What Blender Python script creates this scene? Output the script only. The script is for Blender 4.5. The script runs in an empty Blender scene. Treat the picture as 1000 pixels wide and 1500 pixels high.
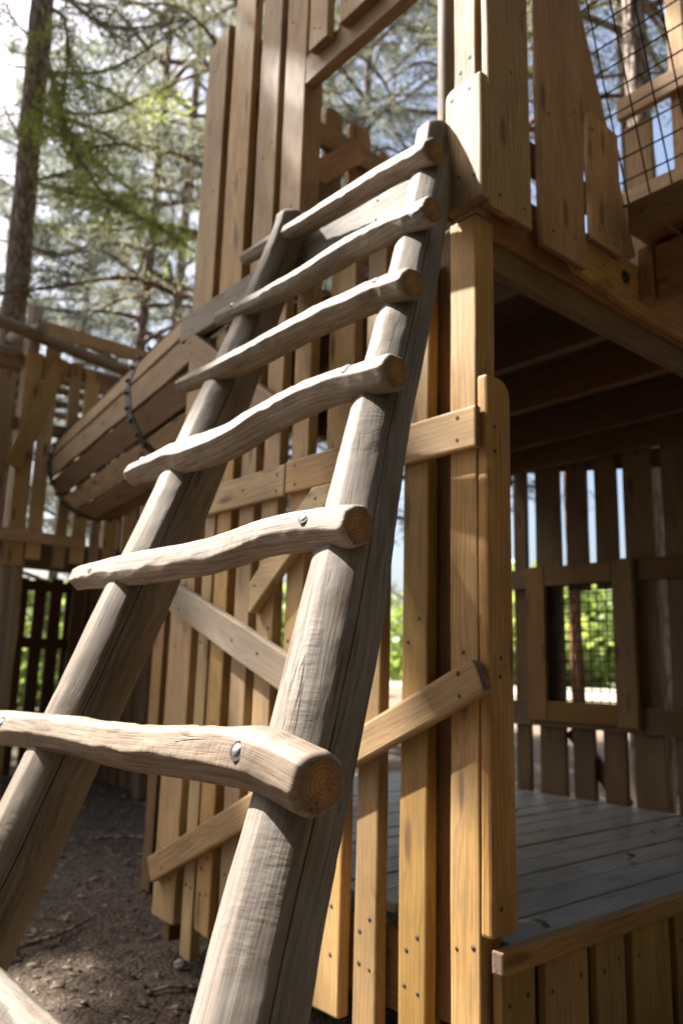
import bpy, bmesh, math, random
import numpy as np
from mathutils import Vector, Matrix, noise

random.seed(7)
SC = bpy.context.scene
COL = SC.collection
V = Vector
R_ = random.Random(11)

# ------------------------------------------------------------------ materials
def new_mat(name):
    m = bpy.data.materials.new(name); m.use_nodes = True
    nt = m.node_tree; nt.nodes.clear()
    out = nt.nodes.new('ShaderNodeOutputMaterial')
    return m, nt, out

class NT:
    """tiny node helper"""
    def __init__(s, nt): s.nt = nt
    def n(s, t, **kw):
        nd = s.nt.nodes.new(t)
        for k, v in kw.items(): setattr(nd, k, v)
        return nd
    def link(s, a, b): s.nt.links.new(a, b)
    def put(s, sock, v):
        if hasattr(v, 'is_output'): s.link(v, sock)
        else: sock.default_value = v
    def math(s, op, a, b=0.0, clamp=False):
        nd = s.n('ShaderNodeMath', operation=op, use_clamp=clamp)
        s.put(nd.inputs[0], a); s.put(nd.inputs[1], b); return nd.outputs[0]
    def comb(s, x, y, z):
        nd = s.n('ShaderNodeCombineXYZ')
        s.put(nd.inputs[0], x); s.put(nd.inputs[1], y); s.put(nd.inputs[2], z); return nd.outputs[0]
    def noise(s, vec, scale, detail=3.0, rough=0.55, dist=0.0):
        nd = s.n('ShaderNodeTexNoise')
        s.link(vec, nd.inputs['Vector'])
        nd.inputs['Scale'].default_value = scale; nd.inputs['Detail'].default_value = detail
        nd.inputs['Roughness'].default_value = rough; nd.inputs['Distortion'].default_value = dist
        return nd.outputs['Fac']
    def vor(s, vec, scale, feature='F1', dims='3D', out='Distance'):
        nd = s.n('ShaderNodeTexVoronoi', feature=feature, voronoi_dimensions=dims)
        s.link(vec, nd.inputs['Vector']); nd.inputs['Scale'].default_value = scale
        return nd.outputs[out]
    def map(s, v, a, b, c=0.0, d=1.0, smooth=False):
        nd = s.n('ShaderNodeMapRange', interpolation_type='SMOOTHSTEP' if smooth else 'LINEAR')
        s.put(nd.inputs[0], v)
        for i, x in enumerate((a, b, c, d)): s.put(nd.inputs[i + 1], x)
        return nd.outputs[0]
    def mix(s, f, a, b, mode='MIX'):
        nd = s.n('ShaderNodeMix', data_type='RGBA', blend_type=mode)
        s.put(nd.inputs[0], f)
        for i, x in ((6, a), (7, b)):
            s.put(nd.inputs[i], x if hasattr(x, 'is_output') else (*x, 1.0)[:4])
        return nd.outputs[2]
    def bump(s, h, strength, dist=0.003):
        nd = s.n('ShaderNodeBump'); s.link(h, nd.inputs['Height'])
        nd.inputs['Strength'].default_value = strength; nd.inputs['Distance'].default_value = dist
        return nd.outputs[0]
    def bsdf(s, out, col, rough, normal=None, spec=0.3, metal=0.0):
        nd = s.n('ShaderNodeBsdfPrincipled')
        s.put(nd.inputs['Base Color'], col if hasattr(col, 'is_output') else (*col, 1.0)[:4])
        s.put(nd.inputs['Roughness'], rough); nd.inputs['Specular IOR Level'].default_value = spec
        nd.inputs['Metallic'].default_value = metal
        if normal is not None: s.link(normal, nd.inputs['Normal'])
        s.link(nd.outputs[0], out.inputs[0]); return nd

def wood_mat(name, light, dark, knot=(0.07, 0.032, 0.014), rings=46.0, warp=6.5, contrast=0.95, bring=0.4, fsc=210.0,
             cracks=0.0, dirt=0.25, grey=0.0, rough=0.6, bump=0.35, knots=True, spec=0.25, mottle=0.0):
    m, nt, out = new_mat(name); N = NT(nt)
    uv = N.n('ShaderNodeUVMap').outputs[0]
    sep = N.n('ShaderNodeSeparateXYZ'); N.link(uv, sep.inputs[0])
    u, v = sep.outputs[0], sep.outputs[1]
    oi = N.n('ShaderNodeObjectInfo'); rnd = oi.outputs['Random']
    rz = N.math('MULTIPLY', rnd, 31.0)
    # slow warp of the growth rings along the board
    w = N.noise(N.comb(N.math('MULTIPLY', u, 1.1), N.math('MULTIPLY', v, 5.0), rz), 1.0, 2.0, 0.5)
    wv = N.math('MULTIPLY', w, warp)
    if knots:
        kd = N.vor(N.comb(N.math('ADD', N.math('MULTIPLY', u, 1.5), rz), N.math('MULTIPLY', v, 6.5), 0.0), 1.0, dims='2D')
        pull = N.map(kd, 0.0, 0.33, 1.0, 0.0, True)
        wv = N.math('ADD', wv, N.math('MULTIPLY', pull, 1.6))
    ph = N.math('ADD', N.math('MULTIPLY', v, rings), wv)
    ring = N.math('FRACT', ph)                        # saw-tooth: soft early wood, sharp late wood
    ring = N.math('POWER', ring, 2.2)
    fibre = N.noise(N.comb(N.math('MULTIPLY', u, 5.0), N.math('MULTIPLY', v, fsc), rz), 1.0, 3.0, 0.6)
    blotch = N.noise(N.comb(N.math('MULTIPLY', u, 2.2), N.math('MULTIPLY', v, 9.0), N.math('ADD', rz, 5.0)), 1.0, 4.0, 0.6)
    f = N.math('ADD', N.math('MULTIPLY', ring, 0.46 * contrast), N.math('MULTIPLY', N.map(fibre, 0.38, 0.64), 0.46 * contrast))
    f = N.math('ADD', f, N.math('MULTIPLY', N.map(blotch, 0.35, 0.7), 0.55), True)
    col = N.mix(f, light, dark)
    # board to board tone
    val = N.map(rnd, 0.0, 1.0, 0.66, 1.34)
    hsv = N.n('ShaderNodeHueSaturation'); N.link(col, hsv.inputs['Color']); N.link(val, hsv.inputs['Value'])
    r2 = N.math('FRACT', N.math('MULTIPLY', rnd, 17.3))
    N.link(N.map(r2, 0, 1, 0.70, 1.14), hsv.inputs['Saturation'])
    N.link(N.map(N.math('FRACT', N.math('MULTIPLY', rnd, 41.7)), 0, 1, 0.49, 0.508), hsv.inputs['Hue'])
    col = hsv.outputs[0]
    col = N.mix(1.0, col, oi.outputs['Color'], 'MULTIPLY')
    h = N.math('ADD', N.math('MULTIPLY', fibre, 0.7), N.math('MULTIPLY', ring, -bring))
    if knots:
        core = N.map(kd, 0.05, 0.145, 1.0, 0.0, True)
        pick = N.noise(N.comb(N.math('MULTIPLY', u, 0.9), N.math('MULTIPLY', v, 3.0), N.math('ADD', rz, 9.0)), 1.0, 1.0)
        core = N.math('MULTIPLY', core, N.map(pick, 0.43, 0.48, 0.0, 0.92))
        col = N.mix(core, col, knot)
    if dirt:
        d = N.noise(N.comb(N.math('MULTIPLY', u, 3.5), N.math('MULTIPLY', v, 16.0), N.math('ADD', rz, 15.0)), 1.0, 5.0, 0.7)
        col = N.mix(N.math('MULTIPLY', N.map(d, 0.54, 0.72), dirt), col, (0.07, 0.05, 0.035))
    if grey:
        g = N.noise(N.comb(N.math('MULTIPLY', u, 1.6), N.math('MULTIPLY', v, 6.0), N.math('ADD', rz, 25.0)), 1.0, 4.0, 0.6)
        col = N.mix(N.math('MULTIPLY', N.map(g, 0.35, 0.7), grey), col, (0.30, 0.27, 0.235))
    if cracks:
        c = N.noise(N.comb(N.math('MULTIPLY', u, 0.9), N.math('MULTIPLY', v, 26.0), N.math('ADD', rz, 2.0)), 1.0, 2.5, 0.5)
        line = N.map(N.math('ABSOLUTE', N.math('SUBTRACT', c, 0.5)), 0.003, 0.008, 1.0, 0.0)
        brk = N.noise(N.comb(N.math('MULTIPLY', u, 2.2), N.math('MULTIPLY', v, 7.0), N.math('ADD', rz, 3.0)), 1.0, 2.0)
        line = N.math('MULTIPLY', line, N.map(brk, 0.54, 0.60))
        col = N.mix(N.math('MULTIPLY', line, cracks), col, (0.035, 0.025, 0.018))
        h = N.math('SUBTRACT', h, N.math('MULTIPLY', line, 2.0))
    if mottle:
        mo = N.noise(N.comb(N.math('MULTIPLY', u, 4.5), N.math('MULTIPLY', v, 13.0), N.math('ADD', rz, 33.0)), 1.0, 6.0, 0.68)
        col = N.mix(N.math('MULTIPLY', N.map(mo, 0.44, 0.66), mottle), col, (0.105, 0.078, 0.058))
        m2 = N.noise(N.comb(N.math('MULTIPLY', u, 1.2), N.math('MULTIPLY', v, 60.0), N.math('ADD', rz, 43.0)), 1.0, 4.0, 0.65)
        col = N.mix(N.math('MULTIPLY', N.map(m2, 0.52, 0.68), mottle * 0.8), col, (0.12, 0.085, 0.06))
        fk = N.noise(N.comb(N.math('MULTIPLY', u, 9.0), N.math('MULTIPLY', v, 190.0), N.math('ADD', rz, 53.0)), 1.0, 2.0, 0.5)
        col = N.mix(N.math('MULTIPLY', N.map(fk, 0.60, 0.70), mottle * 0.75), col, (0.06, 0.042, 0.03))
        tl = N.noise(N.comb(N.math('MULTIPLY', u, 16.0), N.math('MULTIPLY', v, 26.0), rz), 1.0, 2.0, 0.5)
        h = N.math('ADD', h, N.math('MULTIPLY', tl, 1.6 if mottle > .4 else .3))
        if mottle > .4:
            ch = N.noise(N.comb(N.math('MULTIPLY', u, 75.0), N.math('MULTIPLY', v, 22.0), N.math('ADD', rz, 61.0)), 1.0, 2.0, 0.5)
            wh = N.noise(N.comb(N.math('MULTIPLY', u, 4.0), N.math('MULTIPLY', v, 14.0), N.math('ADD', rz, 71.0)), 1.0, 1.0)
            h = N.math('ADD', h, N.math('MULTIPLY', N.math('MULTIPLY', ch, N.map(wh, .48, .6)), 2.2))
    geo = N.n('ShaderNodeNewGeometry')
    pnt = N.map(geo.outputs['Pointiness'], 0.5, 0.56, 0.0, 0.18)
    col = N.mix(pnt, col, light)
    N.bsdf(out, col, N.map(fibre, 0.3, 0.7, rough - 0.08, rough + 0.12), N.bump(h, bump, 0.0022), spec)
    return m

def end_mat(name, light, dark):
    m, nt, out = new_mat(name); N = NT(nt)
    uv = N.n('ShaderNodeUVMap').outputs[0]
    oi = N.n('ShaderNodeObjectInfo')
    ns = N.noise(uv, 18.0, 3.0)
    ln = N.n('ShaderNodeVectorMath', operation='LENGTH'); N.link(uv, ln.inputs[0])
    rad = N.math('ADD', ln.outputs['Value'], N.math('MULTIPLY', ns, 0.010))
    ring = N.math('FRACT', N.math('MULTIPLY', rad, 125.0))
    ring = N.math('POWER', ring, 2.0)
    sep = N.n('ShaderNodeSeparateXYZ'); N.link(uv, sep.inputs[0])
    ang = N.math('ARCTAN2', sep.outputs[1], sep.outputs[0])
    ck = N.noise(N.comb(N.math('MULTIPLY', ang, 1.0), N.math('MULTIPLY', rad, 4.0), N.math('MULTIPLY', oi.outputs['Random'], 20.0)), 2.3, 2.0)
    ck = N.math('MULTIPLY', N.map(N.math('ABSOLUTE', N.math('SUBTRACT', ck, 0.5)), 0.004, 0.012, 1.0, 0.0), N.map(N.noise(uv, 26.0, 2.0), 0.5, 0.56))
    bl = N.noise(uv, 30.0, 4.0)
    col = N.mix(N.math('ADD', N.math('MULTIPLY', ring, 0.75), N.math('MULTIPLY', N.map(bl, 0.42, 0.7), 0.4), True), light, dark)
    col = N.mix(N.map(rad, 0.022, 0.048, 0, 0.8), col, (0.13, 0.095, 0.07))
    col = N.mix(N.math('MULTIPLY', ck, 0.8), col, (0.03, 0.018, 0.01))
    col = N.mix(1.0, col, oi.outputs['Color'], 'MULTIPLY')
    N.bsdf(out, col, 0.7, N.bump(N.math('SUBTRACT', bl, ck), 0.4, 0.002), 0.2)
    return m

M = {}
M['pale']  = wood_mat('larch_pale', (0.43, 0.29, 0.130), (0.20, 0.118, 0.046), dirt=0.35, grey=0.22, mottle=0.22)
M['warm']  = wood_mat('larch_warm', (0.43, 0.245, 0.066), (0.205, 0.098, 0.022), dirt=0.35, mottle=0.25)  # orange of the bounced light is put into the lower boards' colour
M['upper'] = wood_mat('larch_upper', (0.47, 0.315, 0.145), (0.205, 0.12, 0.048), dirt=0.4, grey=0.12, mottle=0.25)
M['dark']  = wood_mat('larch_dark', (0.21, 0.118, 0.048), (0.095, 0.048, 0.018), dirt=0.4, mottle=0.2)  # inner timber, colour darkened to deepen the interior shade; dark staves too
M['grey']  = wood_mat('weathered_board', (0.33, 0.26, 0.19), (0.17, 0.125, 0.085), dirt=0.3, grey=0.45, cracks=0.6)
M['log']   = wood_mat('weathered_log', (0.315, 0.262, 0.205), (0.105, 0.078, 0.055), rings=58.0, warp=7.0, contrast=0.85, bring=0.0, fsc=330.0,
                      cracks=0.95, dirt=0.65, grey=0.3, rough=0.7, bump=0.3, mottle=0.55)
M['rung']  = wood_mat('weathered_rung', (0.325, 0.262, 0.195), (0.105, 0.074, 0.048), rings=60.0, warp=8.0, contrast=0.9, bring=0.0, fsc=300.0,
                      cracks=0.85, dirt=0.65, grey=0.2, rough=0.66, bump=0.6, mottle=0.6)
M['deck']  = wood_mat('deck_board', (0.40, 0.375, 0.355), (0.155, 0.14, 0.13), dirt=0.8, grey=0.0, cracks=0.6, rough=0.44, knots=True, spec=0.4)
M['bough'] = wood_mat('pole_wood', (0.30, 0.22, 0.145), (0.15, 0.10, 0.06), cracks=0.5, dirt=0.3)
M['gold']  = wood_mat('larch_golden', (0.58, 0.385, 0.165), (0.31, 0.185, 0.07), dirt=0.3, mottle=0.2)  # larch lightened in colour to make up for weak light on the platform tower
M['end']   = end_mat('end_grain', (0.33, 0.19, 0.085), (0.13, 0.062, 0.024))
M['endp']  = end_mat('end_grain_pale', (0.42, 0.28, 0.14), (0.22, 0.12, 0.05))

def simple(name, col, rough=0.5, metal=0.0, nscale=0, amt=0.4, bump=0.0, spec=0.4):
    m, nt, out = new_mat(name); N = NT(nt)
    c = col; nm = None
    if nscale:
        tc = N.n('ShaderNodeTexCoord').outputs['Object']
        ns = N.noise(tc, nscale, 4.0, 0.6)
        c = N.mix(N.math('MULTIPLY', N.map(ns, 0.35, 0.7), amt), col, tuple(x * 0.35 for x in col))
        if bump: nm = N.bump(ns, bump, 0.004)
    N.bsdf(out, c, rough, nm, spec, metal); return m
M['steel'] = simple('dull_black_steel', (0.035, 0.034, 0.034), 0.42, 0.6, 60, 0.5)
M['hoop']  = simple('galvanised_hoop', (0.085, 0.085, 0.088), 0.45, 0.5, 40, 0.5)
M['bolt']  = simple('bolt_head', (0.36, 0.37, 0.39), 0.42, 0.8, 90, 0.6, 0.15)
M['recess_shade']  = simple('shaded_recess', (0.018, 0.013, 0.010), 0.8)  # flat black caps in place of the shade inside bolt and screw recesses
M['screw'] = simple('screw_head', (0.06, 0.054, 0.05), 0.55, 0.5)
M['wire']  = simple('black_wire', (0.012, 0.012, 0.014), 0.55, 0.3)
M['stone'] = simple('stone', (0.34, 0.31, 0.28), 0.85, 0, 14, 0.7, 0.5)

def bark_mat(name, a, b, sc=1.0):
    m, nt, out = new_mat(name); N = NT(nt)
    tc = N.n('ShaderNodeTexCoord').outputs['Object']
    mp = N.n('ShaderNodeMapping'); N.link(tc, mp.inputs[0]); mp.inputs['Scale'].default_value = (14 * sc, 14 * sc, 3.2 * sc)
    d = N.vor(mp.outputs[0], 1.0, 'DISTANCE_TO_EDGE')
    ns = N.noise(mp.outputs[0], 1.6, 5.0, 0.65)
    h = N.math('ADD', N.map(d, 0.0, 0.25), N.math('MULTIPLY', ns, 0.8))
    col = N.mix(N.map(h, 0.3, 1.2), b, a)
    big = N.noise(tc, 1.3, 3.0)
    col = N.mix(N.map(big, 0.45, 0.65, 0, 0.5), col, tuple(x * 0.6 for x in a))
    N.bsdf(out, col, 0.85, N.bump(h, 0.9, 0.02), 0.1); return m
M['bark'] = bark_mat('pine_bark', (0.33, 0.245, 0.20), (0.085, 0.06, 0.048))
M['bark2'] = bark_mat('pine_bark_pale', (0.34, 0.265, 0.215), (0.07, 0.048, 0.038), 0.8)
M['barkr'] = bark_mat('pine_bark_red', (0.30, 0.15, 0.085), (0.06, 0.035, 0.022))

def leaf_mat(name, c0, c1, c2, trans=0.45, rough=0.6, scale=0.9):
    m, nt, out = new_mat(name); N = NT(nt)
    tc = N.n('ShaderNodeTexCoord').outputs['Object']
    n1 = N.noise(tc, scale, 3.0, 0.6); n2 = N.noise(tc, 23.0, 2.0)
    col = N.mix(N.map(n1, 0.35, 0.68), c0, c1)
    col = N.mix(N.map(n2, 0.5, 0.7), col, c2)
    d = N.n('ShaderNodeBsdfDiffuse'); N.link(col, d.inputs[0])
    t = N.n('ShaderNodeBsdfTranslucent'); N.link(N.mix(0.5, col, c2), t.inputs[0])
    g = N.n('ShaderNodeBsdfGlossy'); g.inputs['Roughness'].default_value = 0.5
    mx = N.n('ShaderNodeMixShader'); mx.inputs[0].default_value = trans
    N.link(d.outputs[0], mx.inputs[1]); N.link(t.outputs[0], mx.inputs[2])
    m2 = N.n('ShaderNodeMixShader'); m2.inputs[0].default_value = 0.05
    N.link(mx.outputs[0], m2.inputs[1]); N.link(g.outputs[0], m2.inputs[2])
    N.link(m2.outputs[0], out.inputs[0]); return m
M['needle'] = leaf_mat('pine_needles', (0.11, 0.135, 0.09), (0.17, 0.185, 0.11), (0.26, 0.25, 0.13), .6)
M['needleb'] = leaf_mat('blue_green_needles', (0.12, 0.145, 0.135), (0.18, 0.205, 0.17), (0.25, 0.27, 0.20), .6)
M['needley'] = leaf_mat('yellow_green_needles', (0.19, 0.26, 0.05), (0.29, 0.36, 0.06), (0.42, 0.45, 0.10), 0.65)  # yellow-green boughs, with their sunlit brightness put into the colour
M['leaf'] = leaf_mat('bright_leaves', (0.13, 0.20, 0.035), (0.22, 0.32, 0.06), (0.34, 0.40, 0.10), 0.6, scale=0.35)

def ground_mat():
    m, nt, out = new_mat('forest_floor'); N = NT(nt)
    tc = N.n('ShaderNodeTexCoord').outputs['Object']
    a = N.noise(tc, 0.9, 5.0, 0.65); b = N.noise(tc, 11.0, 5.0, 0.7); c = N.vor(tc, 46.0); e = N.vor(tc, 17.0)
    col = N.mix(N.map(b, 0.35, 0.68), (0.046, 0.036, 0.029), (0.115, 0.087, 0.066))
    col = N.mix(N.math('MULTIPLY', N.map(c, 0.18, 0.42, 1, 0), N.map(a, 0.4, 0.6)), col, (0.23, 0.165, 0.12))
    col = N.mix(N.map(e, 0.05, 0.16, 0.75, 0), col, (0.034, 0.023, 0.017))
    # sandy, trodden ground away from the towers
    sx = N.n('ShaderNodeSeparateXYZ'); N.link(tc, sx.inputs[0])
    far = N.math('ADD', sx.outputs[0], N.math('MULTIPLY', a, 3.0))
    col = N.mix(N.map(far, 4.2, 7.5, 0, 0.85), col, N.mix(N.map(b, 0.3, 0.7), (0.27, 0.20, 0.145), (0.15, 0.11, 0.08)))
    h = N.math('ADD', N.math('MULTIPLY', b, 1.0), N.math('MULTIPLY', c, 0.5))
    N.bsdf(out, col, 0.92, N.bump(h, 0.9, 0.03), 0.1); return m
M['ground'] = ground_mat()
def path_mat():
    m, nt, out = new_mat('pale_gravel'); N = NT(nt)
    tc = N.n('ShaderNodeTexCoord').outputs['Object']
    a = N.noise(tc, 0.5, 5.0, 0.6); b = N.noise(tc, 30.0, 3.0)
    col = N.mix(N.map(a, 0.3, 0.7), (0.46, 0.40, 0.33), (0.32, 0.27, 0.215))
    col = N.mix(N.map(b, 0.4, 0.7, 0, 0.5), col, (0.22, 0.185, 0.15))
    N.bsdf(out, col, 0.9, N.bump(b, 0.5, 0.01), 0.15); return m
M['path'] = path_mat()
def chip_mat():
    m, nt, out = new_mat('bark_chips'); N = NT(nt)
    tc = N.n('ShaderNodeTexCoord').outputs['Object']
    v = N.vor(tc, 19.0, out='Color')
    sp = N.n('ShaderNodeSeparateXYZ'); N.link(v, sp.inputs[0])
    col = N.mix(sp.outputs[0], (0.032, 0.025, 0.02), (0.26, 0.20, 0.15))
    N.bsdf(out, col, 0.9, None, 0.1); return m
M['chip'] = chip_mat()

# ------------------------------------------------------------------ object helpers
def link(name, me, mats, parent=None, recentre=True, smooth=False):
    """mesh given in world coordinates -> object with its origin at its middle"""
    n = len(me.vertices)
    co = np.empty(n * 3, np.float32); me.vertices.foreach_get('co', co); co = co.reshape(-1, 3)
    c = (co.min(0) + co.max(0)) / 2 if recentre else np.zeros(3)
    me.vertices.foreach_set('co', (co - c).astype(np.float32).ravel())
    for m in (mats if isinstance(mats, (list, tuple)) else [mats]): me.materials.append(m)
    if smooth: me.polygons.foreach_set('use_smooth', np.ones(len(me.polygons), bool))
    me.update()
    o = bpy.data.objects.new(name, me); COL.objects.link(o)
    if parent is not None:
        o.parent = parent
        o.location = V(c) - world_loc(parent)
    else: o.location = V(c)
    return o
def world_loc(o):
    p = V(o.location)
    while o.parent is not None:
        o = o.parent; p += V(o.location)
    return p
def tag(o, label, cat=None, group=None, kind=None):
    if label: o['label'] = label
    if cat: o['category'] = cat
    if group: o['group'] = group
    if kind: o['kind'] = kind
    return o
def thing(name, label, cat, loc, group=None):
    o = bpy.data.objects.new(name, None); COL.objects.link(o); o.location = loc
    o.empty_display_size = 0.2
    return tag(o, label, cat, group)

def plank(name, parent, outline, L, W, N, front, thick, mat, end='end', bev=0.005, tint=None, label=None):
    """a sawn board: 2D outline of (along, across) points on axes L, W; N = outward normal; front = a point of the face plane"""
    L, W, N = V(L).normalized(), V(W).normalized(), V(N).normalized()
    o0 = V(front)
    bm = bmesh.new()
    fr = [bm.verts.new(o0 + L * a + W * b) for a, b in outline]
    bk = [bm.verts.new(o0 + L * a + W * b - N * thick) for a, b in outline]
    n = len(outline)
    bm.faces.new(fr); bm.faces.new(bk[::-1])
    for i in range(n): bm.faces.new((fr[(i + 1) % n], fr[i], bk[i], bk[(i + 1) % n]))
    bmesh.ops.recalc_face_normals(bm, faces=bm.faces)
    if bev:
        try: bmesh.ops.bevel(bm, geom=[e for e in bm.edges if e.calc_face_angle(0) > 0.5], offset=min(bev, thick * 0.3), segments=2, affect='EDGES', profile=0.6)
        except Exception: pass
    uvl = bm.loops.layers.uv.new('UVMap')
    ru, rv = R_.uniform(0, 40), R_.uniform(0, 40)
    am = sum(a for a, b in outline) / n; wm = sum(b for a, b in outline) / n
    ey, ez = R_.uniform(-0.12, 0.12), R_.uniform(0.0, 0.07)
    for f in bm.faces:
        is_end = abs(f.normal.dot(L)) > 0.75
        if is_end: f.material_index = 1
        for l in f.loops:
            p = l.vert.co - o0
            a, b, d = p.dot(L), p.dot(W), -p.dot(N)
            l[uvl].uv = (b - wm + ey, d + ez) if is_end else (a + ru, b + d + rv)
    me = bpy.data.meshes.new(name); bm.to_mesh(me); bm.free()
    ob = link(name, me, [M[mat] if isinstance(mat, str) else mat, M[end]], parent)
    if tint: ob.color = (*tint, 1)
    if label: ob['label'] = label
    return ob

def strip(l0, l1, w0, w1, wav=0.0022, cut0=(0, 0), cut1=(0, 0), rnd=()):
    """board outline, long edges very slightly wavy; rnd = corners to round, e.g. ('TR', 0.05)"""
    n = max(2, int((l1 - l0) / 0.22))
    s1, s2 = R_.uniform(0, 99), R_.uniform(0, 99)
    a = []; b = []
    for i in range(n + 1):
        t = i / n
        la = l0 + (l1 - l0) * t
        ea = (cut0[0] if i == 0 else 0) + (cut1[0] if i == n else 0)
        eb = (cut0[1] if i == 0 else 0) + (cut1[1] if i == n else 0)
        a.append((la + ea, w0 + wav * noise.noise((la * 2.1, s1, 0)) * 2))
        b.append((la + eb, w1 + wav * noise.noise((la * 2.1, s2, 0)) * 2))
    rnd = dict(rnd)
    def corner(key, p, dl, dw):
        r = rnd.get(key)
        if not r: return [p]
        return [(p[0] + dl * r * (1 - math.sin(k * math.pi / 8)), p[1] + dw * r * (1 - math.cos(k * math.pi / 8))) for k in range(5)]
    out = a[:-1] + corner('TL', a[-1], -1, 1)[::1] + corner('TR', b[-1], -1, -1)[::-1] + b[-2:0:-1]
    c = corner('BR', b[0], 1, -1)[::1]; d = corner('BL', a[0], 1, 1)[::-1]
    return out[1:] + c + d if True else out

XL, YL, ZL = V((1, 0, 0)), V((0, 1, 0)), V((0, 0, 1))
def vboard(face, name, parent, pos, w0, w1, z0, z1, mat, thick=0.045, **kw):
    """upright board on an x = pos face (face 'x', looking to -x) or y = pos face (face 'y', looking to -y)"""
    okw = {k: kw.pop(k) for k in ('cut0', 'cut1', 'rnd', 'wav') if k in kw}
    if face == 'x': return plank(name, parent, strip(z0, z1, w0, w1, **okw), ZL, YL, -XL, (pos, 0, 0), thick, mat, **kw)
    return plank(name, parent, strip(z0, z1, w0, w1, **okw), ZL, XL, -YL, (0, pos, 0), thick, mat, **kw)
def hboard(face, name, parent, pos, l0, l1, z0, z1, mat, thick=0.045, **kw):
    okw = {k: kw.pop(k) for k in ('cut0', 'cut1', 'rnd', 'wav') if k in kw}
    if face == 'x': return plank(name, parent, strip(l0, l1, z0, z1, **okw), YL, ZL, -XL, (pos, 0, 0), thick, mat, **kw)
    return plank(name, parent, strip(l0, l1, z0, z1, **okw), XL, ZL, -YL, (0, pos, 0), thick, mat, **kw)
def brace(face, name, parent, pos, p0, p1, width, mat, thick=0.045, **kw):
    """slanting board from p0 to p1, points (across, z) on the face"""
    okw = {k: kw.pop(k) for k in ('cut0', 'cut1', 'rnd', 'wav') if k in kw}
    d = V((p1[0] - p0[0], p1[1] - p0[1])); ln = d.length; d.normalize()
    if face == 'x':
        L = YL * d.x + ZL * d.y; W = YL * -d.y + ZL * d.x; N = -XL; f = V((pos, p0[0], p0[1]))
    else:
        L = XL * d.x + ZL * d.y; W = XL * -d.y + ZL * d.x; N = -YL; f = V((p0[0], pos, p0[1]))
    return plank(name, parent, strip(0, ln, -width / 2, width / 2, **okw), L, W, N, f, thick, mat, **kw)
def beam(name, parent, p0, p1, w, h, mat, up=ZL, **kw):
    """squared timber from p0 to p1 (centre of the top face)"""
    p0, p1 = V(p0), V(p1); L = (p1 - p0); ln = L.length; L.normalize()
    W = L.cross(up).normalized(); N = W.cross(L).normalized()
    return plank(name, parent, strip(0, ln, -w / 2, w / 2), L, W, N, p0, h, mat, **kw)

def catmull(pts, n):
    P = [np.array(p, float) for p in pts]
    P = [2 * P[0] - P[1]] + P + [2 * P[-1] - P[-2]]
    out = []
    for i in range(1, len(P) - 2):
        for k in range(n):
            t = k / n
            a, b, c, d = P[i - 1], P[i], P[i + 1], P[i + 2]
            out.append(0.5 * ((2 * b) + (-a + c) * t + (2 * a - 5 * b + 4 * c - d) * t * t + (-a + 3 * b - 3 * c + d) * t ** 3))
    out.append(P[-2]); return np.array(out)

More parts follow.
